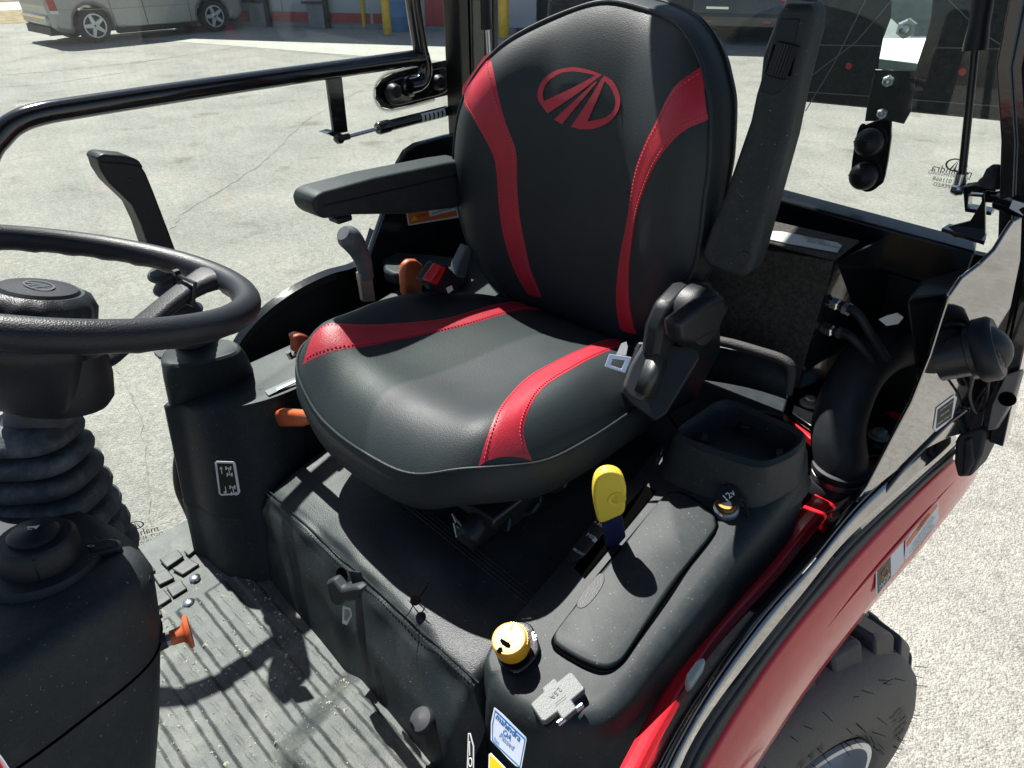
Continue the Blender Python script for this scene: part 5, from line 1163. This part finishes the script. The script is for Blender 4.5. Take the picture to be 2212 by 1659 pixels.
for k, s_ in enumerate(('TO AVOID SERIOUS INJURY FROM FIRE', 'DO NOT REFUEL THE TRACTOR WHILE SMOKING', 'OR WHEN NEAR FLAME OR SPARKS', 'ALWAYS STOP ENGINE BEFORE REFUELING')): text('small_lettering', s_, gp2(1396+k*1, 392+k*18, .0014), wx, wy, .0042, DARKP, w1, fit=(gp2(1470, 232)-gp2(1312, 452)).length*(.70, .86, .66, .80)[k])
w2 = prism('app_label', [gp2(x, y) for x, y in ((1150, 600), (1160, 588), (1285, 443), (1296, 446), (1298, 560), (1160, 735), (1148, 728))], GN*.0006, WHITE, TR, label='grey and white label lettered MyOJA on the red fender')
prism('grey_field', [gp2(x, y, .0008) for x, y in ((1155, 602), (1226, 522), (1228, 640), (1158, 728))], GN*.0004, mat('olive_grey', (.055, .052, .042), .5), w2)
text('lettering', 'MyOJA', gp2(1193, 660, .0014), wx, wy, .0105, WHITE, w2, fit=(gp2(1226, 522)-gp2(1155, 602)).length*.8)
tube('ring_mark', [gp2(1193+17*math.cos(a*.63), 617-2+ -14*math.cos(a*.63)+22*math.sin(a*.63), .0014) for a in range(10)], .0011, ORP, w2, seg=6, closed=True)
prism('sill_catch', [lp_(x, y) for x, y in ((1478, 1478), (1500, 1448), (1515, 1440), (1520, 1450), (1492, 1495), (1482, 1498))], (0, 0, .02), mat('pale_catch', (.3, .33, .31), .5), lf, bevel=.003)
# fuel panel
fu = empty('fuel_panel', (.55, .45, 1.1), TR, label='gloss black panel carrying the fuel filler')
FP0 = V((.515, .345, 1.1)); FPN = V((.315, -.095, 0)).normalized()
def fq(px, py, l=0): return Pp(px, py, FP0, FPN)+FPN*l
fo = [(1850, 1086), (1875, 1050), (1930, 945), (1970, 870), (2010, 770), (2035, 690), (2052, 640), (2080, 600), (2120, 570), (2150, 540), (2175, 500), (2190, 478), (2208, 470), (2205, 560), (2160, 780), (2105, 930), (2050, 945), (1990, 975), (1920, 1030)]
prism('panel', [fq(x, y) for x, y in fo], FPN*-.006, GPAN, fu, bevel=.0015)
tube('panel_rib', [fq(x, y, .001) for x, y in ((1862, 1120), (1950, 1010), (2050, 910), (2090, 880))], .004, GBLK, fu, seg=8)
tb = [(1955, 660), (1968, 635), (2002, 604), (2060, 585), (2052, 640), (2010, 770), (1975, 860), (1990, 850), (1968, 750)]
K0 = fq(2000, 700)
boxp = [fq(x, y, -.008) for x, y in ((2054, 628), (2088, 590), (2060, 830), (1990, 850), (2010, 770))]
loft('tank_box', [[Zp(x, y, 1.25) for x, y in ((1984, 850), (1996, 800), (2090, 790), (2040, 860))], [Zp(x, y, 1.40) for x, y in ((1957, 655), (1985, 612), (2100, 580), (2052, 646))], [Zp(x, y, 1.412) for x, y in ((1966, 642), (1996, 604), (2100, 574), (2056, 636))]], MBLK, fu, bevel=.005)
fc = fq(2042, 772, .0); fax = V((.80, .12, .50)).normalized()
lathe('filler_neck', [(.034, -.01), (.034, .030), (.040, .032), (.040, .042)], fc, fax, MBLK, fu, seg=32)
lathe('cap_body', [(.044, .04), (.047, .044), (.047, .062), (.042, .068), (.0, .070)], fc, fax, PLAST2, fu, seg=40)
ca, cu_, cv_ = axes(fax); tdir = (V((0, .5, -.85))-fax*fax.dot(V((0, .5, -.85)))).normalized(); sd = fax.cross(tdir)
rg = []
for q, hh, ww in ((-.044, .062, .014), (-.026, .080, .019), (0, .088, .021), (.026, .083, .019), (.044, .064, .014)):
    c = fc+tdir*q; rg.append([c+sd*ww*1.5+fax*.06, c+sd*ww*.8+fax*hh, c-sd*ww*.8+fax*hh, c-sd*ww*1.5+fax*.06])
loft('cap_grip', rg, PLAST2, fu, sub=2)
for k, s_ in enumerate(('OPEN SLOWLY', 'FUEL SPRAY MAY', 'CAUSE INJURY')): text('cap_lettering', s_, fc+fax*.0706-tdir*.006+sd*(.020+.005*k)*-1, tdir, fax.cross(tdir), .0042, WHITE, fu)
tube('cap_tether', [fc+fax*.05+V((0, 0, -.038)), fq(2080, 850, .012), fq(2095, 885, .012), fq(2115, 860, .012), fc+fax*.062+V((0.0, .03, -.03))], .0022, PLAST2, fu, seg=6, smooth=5)
fdc = prism('fuel_label', [fq(x, y, .0006) for x, y in ((2022, 880), (2060, 852), (2066, 858), (2056, 905), (2020, 932), (2015, 925))], FPN*.0005, WHITE, TR, label='white framed diesel fuel label on the black panel')
prism('label_field', [fq(x, y, .0013) for x, y in ((2024, 884), (2059, 858), (2053, 902), (2020, 925))], FPN*.0003, DARKP, fdc)
dx = (fq(2060, 858)-fq(2024, 884)).normalized(); 
for k, s_ in enumerate(('ULTRA LOW', 'SULFUR', 'DIESEL ONLY')): text('lettering', s_, fq(2042-k*3, 876+k*15, .0018), dx, FPN.cross(dx), .0085, WHITE, fdc, fit=(fq(2059, 858)-fq(2024, 884)).length*(.8, .52, .86)[k])
# filler elbow hose
hz = empty('filler_hose', Zp(1890, 1030, 1.1), TR, label='thick black rubber elbow hose of the fuel filler')
hb0 = Zp(1808, 1035, 1.07); hd = (hb0-CAM).dot(fw)
H = [hb0, hb0+V((0, 0, .03)), Dp(1810, 935, hd-.02), Dp(1826, 865, hd-.02), Dp(1860, 800, hd-.01), Dp(1910, 757, hd+.01), Dp(1962, 742, hd+.05), Dp(2000, 738, hd+.10)]
tube('hose', H, [.044, .044, .044, .0435, .0425, .042, .042, .042], RUB, hz, seg=28, smooth=7)
lathe('hose_lip', [(.044, 0), (.0485, .002), (.0485, .010), (.044, .013)], hb0+V((0, 0, .022)), (0, 0, 1), RUB, hz, seg=36)
lathe('clamp', [(.0455, 0), (.047, .001), (.047, .011), (.0455, .012)], hb0+V((0, 0, .006)), (0, 0, 1), mat('clamp_steel', (.35, .3, .3), .3, .9), hz, seg=36)
lathe('hose_base', [(.050, -.02), (.050, .0), (.046, .005)], hb0, (0, 0, 1), RUB, hz, seg=36)
td = (H[-2]-H[-3]).normalized(); lathe('bright_sleeve', [(.0438, 0), (.0438, .016)], H[-3].lerp(H[-2], .62), td, STEEL, hz, seg=36, caps=False)
# ROPS mount and bolts, compartment behind the seat
rb = empty('rear_mount', (.4, .5, 1.1), TR, label='black mounting plates and compartment behind the seat')
mp_ = [(1690, 890), (1735, 855), (1830, 850), (1960, 935), (1930, 990), (1850, 1000), (1790, 960)]
prism('mount_plate', [Zp(x, y, 1.085) for x, y in mp_], (0, 0, .012), GBLK, rb, bevel=.002)
prism('mount_plate', [Zp(x, y, 1.065) for x, y in ((1690, 905), (1990, 900), (2010, 960), (1880, 1040), (1770, 985))], (0, 0, .015), REDP, rb, bevel=.002)
for px, py in ((1748, 872), (1898, 942)):
    c = Zp(px, py, 1.1); lathe('bolt_flange', [(.019, 0), (.0185, .003), (.013, .005)], c, (0, 0, 1), ZINC, rb, seg=24); lathe('bolt_head', [(.0125, .004), (.0125, .013), (.009, .0145), (0, .0145)], c, (0, 0, 1), ZINC, rb, seg=6, ang=20)
# carpeted box
cb = [(1540, 640), (1675, 505), (1830, 548), (1812, 575), (1722, 835), (1690, 800), (1560, 745)]
C0 = V((.2, .46, 1.2)); 
prism('carpet_box_face', [Yp(x, y, .47) for x, y in ((1500, 520), (1690, 545), (1802, 565), (1722, 838), (1480, 760))], (0, .02, 0), CARPET, rb, bevel=.002)
p1, p2 = Yp(1690, 545, .47), Yp(1802, 565, .47)
prism('carpet_box_top', [V((-.2, .471, p1.z)), V((p2.x, .471, p2.z)), V((p2.x+.01, .545, p2.z+.012)), V((-.2, .545, p1.z+.012))], (0, 0, .005), CARPET, rb, bevel=.002)
prism('box_side', [Yp(1802, 565, .47), Yp(1722, 838, .47), Yp(1722, 838, .47)+V((.06, .2, 0)), Yp(1802, 565, .47)+V((.03, .2, 0))], (.004, 0, 0), GBLK, rb)
prism('back_wall', [(-.5, .70, .9), (.56, .70, .9), (.56, .70, 1.42), (-.5, .70, 1.42)], (0, .02, 0), PLAST2, rb)
prism('inner_floor', [(-.3, .3, 1.0), (.5, .3, 1.0), (.56, .72, 1.0), (-.3, .72, 1.0)], (0, 0, .01), MBLK, rb)
pp0 = Yp(1690, 520, .50)
qa, qb, qc = V((-.2, .471, p1.z+.005)), V((p2.x, .471, p2.z+.005)), V((-.2, .545, p1.z+.017)); SPN = (qb-qa).cross(qc-qa).normalized()
def spp(x, y, l=.001): return Pp(x, y, qa, SPN)+SPN*l
tx_ = [spp(x, y) for x, y in ((1640, 500), (1690, 503), (1808, 527), (1818, 533), (1808, 547), (1690, 526), (1640, 515))]
rpt = prism('serial_plate', tx_, (0, 0, .0015), mat('plate_alloy', (.42, .45, .42), .45, .2), TR, label='pale serial plate behind the seat')
sxx = (tx_[2]-tx_[1]).normalized(); syy = V((0, -.2, 1)).normalized().cross(sxx)
for k, s_ in enumerate(('ROPS MODEL', 'SERIAL NO.', 'ISO 12003-2', '4WD TRACTORS')): text('plate_lettering', s_, spp(1750+k*9, 514+k*6, .0032), sxx, SPN.cross(sxx), .007, DARKP, rpt)
for (a, b, c_) in (((1812, 660), (1850, 675), (1880, 720)), ((1800, 716), (1835, 725), (1870, 760))):
    q0_, q1_, q2_ = Yp(*a, .50), Yp(*b, .49), Yp(*c_, .50)
    tube('hydraulic_hose', [q0_, q1_, q2_, q2_+V((.03, .03, -.05))], .0075, RUB, rb, seg=12, smooth=5); lathe('hose_fitting', [(.009, -.012), (.011, -.010), (.011, 0), (.008, .002), (.008, .010), (.0115, .012), (.0115, .020)], q0_, (q1_-q0_), STEEL, rb, seg=6, ang=20)
prism('torn_tape', [Yp(x, y, .5) for x, y in ((1898, 690), (1915, 682), (1938, 676), (1952, 686), (1940, 700), (1915, 704))], (0, .001, 0), WHITE, rb)
# vinyl tail of the cover behind the seat
prism('cover_tail', [Zp(x, y, 1.115) for x, y in ((1440, 900), (1500, 830), (1560, 800), (1705, 850), (1690, 905), (1560, 880), (1470, 940))], (0, 0, .01), LEATHER2, rb, bevel=.004)
A_ = [Yp(x, y, .40) for x, y in ((1500, 740), (1560, 745), (1640, 765), (1700, 790))]; B_ = [Yp(x, y, .38) for x, y in ((1500, 815), (1560, 822), (1640, 840), (1698, 862))]
loft('cover_upstand', [[a+V((0, .02, 0)), a, a.lerp(b, .5)+V((0, -.01, 0)), b, b+V((0, .03, -.02))] for a, b in zip(A_, B_)], LEATHER2, rb, closed=False, caps=(False, False), sub=1)
tube('cover_roll', [Yp(x, y, .395) for x, y in ((1490, 732), (1560, 738), (1640, 760), (1692, 778), (1708, 800), (1700, 850))], .009, mat('webbing_edge', (.03, .03, .03), .7, bump=1, bscale=400), rb, seg=10, smooth=4)

# ---------------------------------------------------------------- rear window, sign bracket, gas strut
rw = empty('rear_window', (.1, .74, 1.5), TR, label='dusty rear window with a handle plate')
prism('pane', [(-.5, .735, 1.42), (.56, .735, 1.40), (.50, .80, 2.3), (-.45, .80, 2.3)], (0, .005, 0), GLASSR, rw)
hp = [(1846, 395), (1838, 370), (1848, 300), (1858, 270), (1873, 268), (1925, 262), (1912, 380), (1898, 402), (1880, 414), (1862, 412)]
prism('handle_plate', catm([Yp(x, y, .72) for x, y in hp], 3, True), (0, .006, 0), GBLK, rw, bevel=.001)
for px, py in ((1878, 308), (1866, 380)):
    c = Yp(px, py, .715); lathe('dome_knob', [(.023, 0), (.0245, .006), (.022, .016), (.014, .023), (0, .026)], c, (.15, -1, .15), PLAST2, rw, seg=32)
    tube('knob_seam', [c+V((.0225*math.cos(a), -.012-.014*math.sin(a*1.0)*1, .0225*0+.01*math.sin(a)-.002)) for a in [R(x) for x in range(10, 171, 16)]], .0009, DARKP, rw, seg=5)
text('etched_mark', 'mahindra', Yp(2056, 369, .732), (1, 0, 0), ZU, .026, mat('etched_grey', (.05, .05, .05), .7), rw, mirror=True, fit=.062)
for k, s_ in enumerate(('AS1 M 459M550AS2', '43R 011668', 'TEMPERED')): text('etched_mark', s_, Yp(2050-k*2, 379+k*12, .732), (1, 0, 0), ZU, .014, mat('etched_grey', (.05, .05, .05), .7), rw, mirror=True, fit=(.066, .048, .044)[k])
g = []; c = Yp(2066, 357, .732)
for q_ in range(20):
    a = 2*math.pi*q_/20; b_ = 2*math.pi*(q_+1)/20
    g.append(([c+V((.017*math.cos(a), 0, .011*math.sin(a))), c+V((.017*math.cos(b_), 0, .011*math.sin(b_))), c+V((.014*math.cos(b_), 0, .009*math.sin(b_))), c+V((.014*math.cos(a), 0, .009*math.sin(a)))], [(0, 1, 2, 3)]))
for x0 in (-.009, -.002, .006): g.append(([c+V((x0, 0, -.009)), c+V((x0+.003, 0, -.009)), c+V((.001, 0, .010))], [(0, 1, 2)]))
joined('etched_emblem', g, mat('etched_grey', (.05, .05, .05), .7), rw, smooth=False)
sg = empty('rear_sign', (.2, .95, 1.6), TR, label='black panel with two red rivets hung behind the rear window')
SY = .95
sgp = [(1690, 216), (1640, 205), (1648, 120), (1662, 80), (1690, 15), (1715, -50), (2260, -50), (2270, 90), (2268, 272), (2190, 265)]
BLP = mat('black_sign_panel', (.012, .014, .015), .5, bump=.5, bscale=70, dust=.35, dscale=40, dcol=(.07, .08, .08))
prism('panel', [Yp(x, y, SY) for x, y in sgp], (0, .012, 0), BLP, sg, bevel=.004)
LIN = mat('pale_crease', (.17, .18, .18), .6)
for l in (((1700, 96), (1990, 101)), ((2020, 103), (2270, 108)), ((1700, 196), (1940, 212)), ((1950, 214), (2190, 232)), ((1745, 170), (1850, 90), (1935, -10)), ((1740, 240), (1800, 140), (1880, -20)), ((2050, 0), (2120, 70), (2230, 140))):
    tube('crease', [Yp(x, y, SY-.001) for x, y in l], .0011, LIN, sg, seg=5)
for px, py in ((1835, 142), (2080, 155)):
    c = Yp(px, py, SY-.001); lathe('rivet_ring', [(.011, 0), (.011, .003), (.008, .004)], c, (0, -1, 0), DARKP, sg, seg=20); lathe('red_rivet', [(.0065, .003), (.006, .005), (0, .0055)], c, (0, -1, 0), mat('red_rivet_plastic', (.65, .05, .06), .4), sg, seg=16)
br = empty('sign_bracket', (.25, .85, 1.6), TR, label='galvanised stepped bracket bolted behind the rear window')
A_ = [Yp(1930, -60, .86), Yp(1925, 40, .86), Yp(1908, 85, .84), Yp(1900, 128, .80), Yp(1898, 150, .80)]; B_ = [Yp(2022, -60, .86), Yp(2010, 45, .86), Yp(2000, 85, .84), Yp(1982, 138, .80), Yp(1978, 152, .80)]
ribbon('galvanised_strap', A_, B_, ZINC, br, solid=.004, smooth=False)
prism('black_strap', [Yp(x, y, .795) for x, y in ((1890, 150), (1978, 152), (1968, 240), (1952, 268), (1925, 262), (1868, 262), (1872, 232))], (0, .004, 0), MBLK, br, bevel=.001)
for px, py, r_ in ((1957, 62, .016), (1918, 175, .010), (1905, 245, .009)):
    c = Yp(px, py, .79); lathe('nut', [(r_, -.01), (r_, .002), (r_*.75, .004)], c, (0, -1, 0), ZINC, br, seg=6, ang=20); lathe('stud', [(r_*.5, 0), (r_*.5, .012), (r_*.3, .013)], c, (0, -1, .05), STEEL, br, seg=14)
ws_ = empty('window_gas_strut', Yp(2075, 390, .68), TR, label='gas strut with a bright ball joint at the near rear corner')
a, b, c = Yp(2144, -120, .69), Yp(2106, 108, .69), Yp(2078, 380, .69)
tube('cylinder', [a, b.lerp(a, .25), b.lerp(a, .06), b], [.0145, .0145, .017, .017], PLAST2, ws_, seg=20); tube('rod', [b, c], .0062, MBLK, ws_, seg=14)
d = Yp(2070, 408, .69); tube('socket_sleeve', [c+(c-b).normalized()*-.004, c.lerp(d, 1.0)], .0095, STEEL, ws_, seg=18); lathe('ball', [(0, -.0125), (.009, -.009), (.0125, 0), (.009, .009), (0, .0125)], d, (1, 0, 0), STEEL, ws_, seg=20)
e = Yp(2100, 416, .69); tube('ball_stud', [d, e], .0055, mat('brass2', (.5, .42, .2), .3, .9), ws_, seg=8); tube('thread', [e, Yp(2150, 420, .69)], .0062, STEEL, ws_, seg=12)
prism('stud_clip', [Yp(x, y, .70) for x, y in ((2090, 395), (2115, 392), (2160, 400), (2160, 408), (2112, 402), (2102, 412), (2100, 440), (2150, 448), (2150, 456), (2094, 448))], (0, -.03, 0), GBLK, ws_, bevel=.001)
lathe('rubber_dome', [(.019, 0), (.019, .006), (.015, .012), (.014, .024), (.008, .032), (0, .034)], Yp(2140, 402, .66), (0, 0, 1), RUB, ws_, seg=24)
tube('side_strut', [Yp(2128, 424, .655), Yp(2150, 426, .65), Yp(2160, 430, .648), Yp(2230, 455, .63)], [.009, .009, .0165, .0165], GBLK, ws_, seg=20)
ribbon('strut_label', [Yp(2188, 432, .622), Yp(2180, 450, .620)], [Yp(2215, 440, .618), Yp(2210, 466, .616)], WHITE, ws_)

# ---------------------------------------------------------------- rear wheel
wl_ = empty('rear_wheel', (.56, .22, .42), TR, label='rear drive wheel with chunky lugs and a silver rim')
WA = V((.95, -.31, 0)).normalized(); WC = V((.60, .19, .44)); wa, wu, wv = axes(WA)
TS = 1.0
lathe('tyre', [(r_*TS, h_) for r_, h_ in ((.222, -.012), (.235, .004), (.26, .012), (.32, .014), (.36, .006), (.388, -.012), (.398, -.035), (.4, -.16), (.385, -.26), (.30, -.29), (.22, -.28))], WC, WA, TYRE, wl_, seg=72, caps=False)
g = []
for k in range(20):
    for side in (0, 1):
        a0_ = 2*math.pi*(k+.5*side)/20; pts = []
        for (da, h, r_) in ((0, .004, .325), (.15, .004, .315), (.20, -.05, .405), (.31, -.17, .405), (.12, -.17, .405), (-.01, -.05, .405)):
            if side: h = -.275-h if h < 0 else -.285
            pts.append((a0_+da, h, r_))
        def P3(a, h, r_): return WC+WA*h+(wu*math.cos(a)+wv*math.sin(a))*r_*TS
        outp = [P3(a, h+(.006 if not side and h > 0 else 0), r_+.022 if r_ > .39 else r_+.004) for a, h, r_ in pts]; inp = [P3(a, h-.03 if h > 0 else h, r_-.02) for a, h, r_ in pts]
        # two-part lug: sidewall foot and tread bar
        vs = outp+inp; n6 = 6
        fs = [(0, 1, 2, 5), (5, 2, 3, 4), (6, 7, 8, 11), (11, 8, 9, 10)]+[(i, (i+1) % 6, 6+(i+1) % 6, 6+i) for i in range(6)]
        me_ = (vs, fs)
        mk('lug', vs, fs, TYRE2, wl_, bevel=.008, seg=3)
g = []
for k in range(230):
    a = random.uniform(0, 6.28); r_ = random.choice((.245, .30, .37, .385, .40))+random.uniform(-.01, .01); h = .012 if r_ < .33 else (.0 if r_ < .38 else random.uniform(-.12, -.02))
    p = WC+WA*h+(wu*math.cos(a)+wv*math.sin(a))*r_*TS; d = (WA*random.uniform(.6, 1)+(wu*math.cos(a)+wv*math.sin(a))*(.0 if r_ < .33 else .6)+V((random.uniform(-.3, .3), random.uniform(-.3, .3), random.uniform(-.3, .3)))).normalized()
    g.append(tube_geo([p-d*.004, p+d*random.uniform(.010, .022)], [.0009, .0005], 5))
joined('rubber_whiskers', g, RUB, wl_, kind='stuff')
lathe('rim', [(.228, .004), (.228, .012), (.215, .013), (.205, .002), (.195, -.06), (.15, -.085), (.10, -.07), (.04, -.07), (.001, -.07)], WC, WA, RIM, wl_, seg=64, caps=False)
def tyre_text(body, a_mid, rad_, size, sign=1):
    n_ = len(body); g = []
    for i, ch_ in enumerate(body):
        a = a_mid+sign*(i-(n_-1)/2)*size*.86/rad_
        rd_ = wu*math.cos(a)+wv*math.sin(a); tn = (-wu*math.sin(a)+wv*math.cos(a))*sign
        text('sidewall_letter', ch_, WC+WA*.0168+rd_*rad_*TS, tn, rd_ if True else -rd_, size, DARKP, wl_, bold=.02)
tyre_text('SUPER', math.atan2((V((0, .32, .22))).dot(wv), V((0, .32, .22)).dot(wu))-.12, .305, .040, -1 if (wu.cross(wv)).dot(WA) > 0 else 1)
tyre_text('TUBELESS', math.atan2((V((0, -.1, .3))).dot(wv), V((0, -.1, .3)).dot(wu)), .30, .026, -1 if (wu.cross(wv)).dot(WA) > 0 else 1)
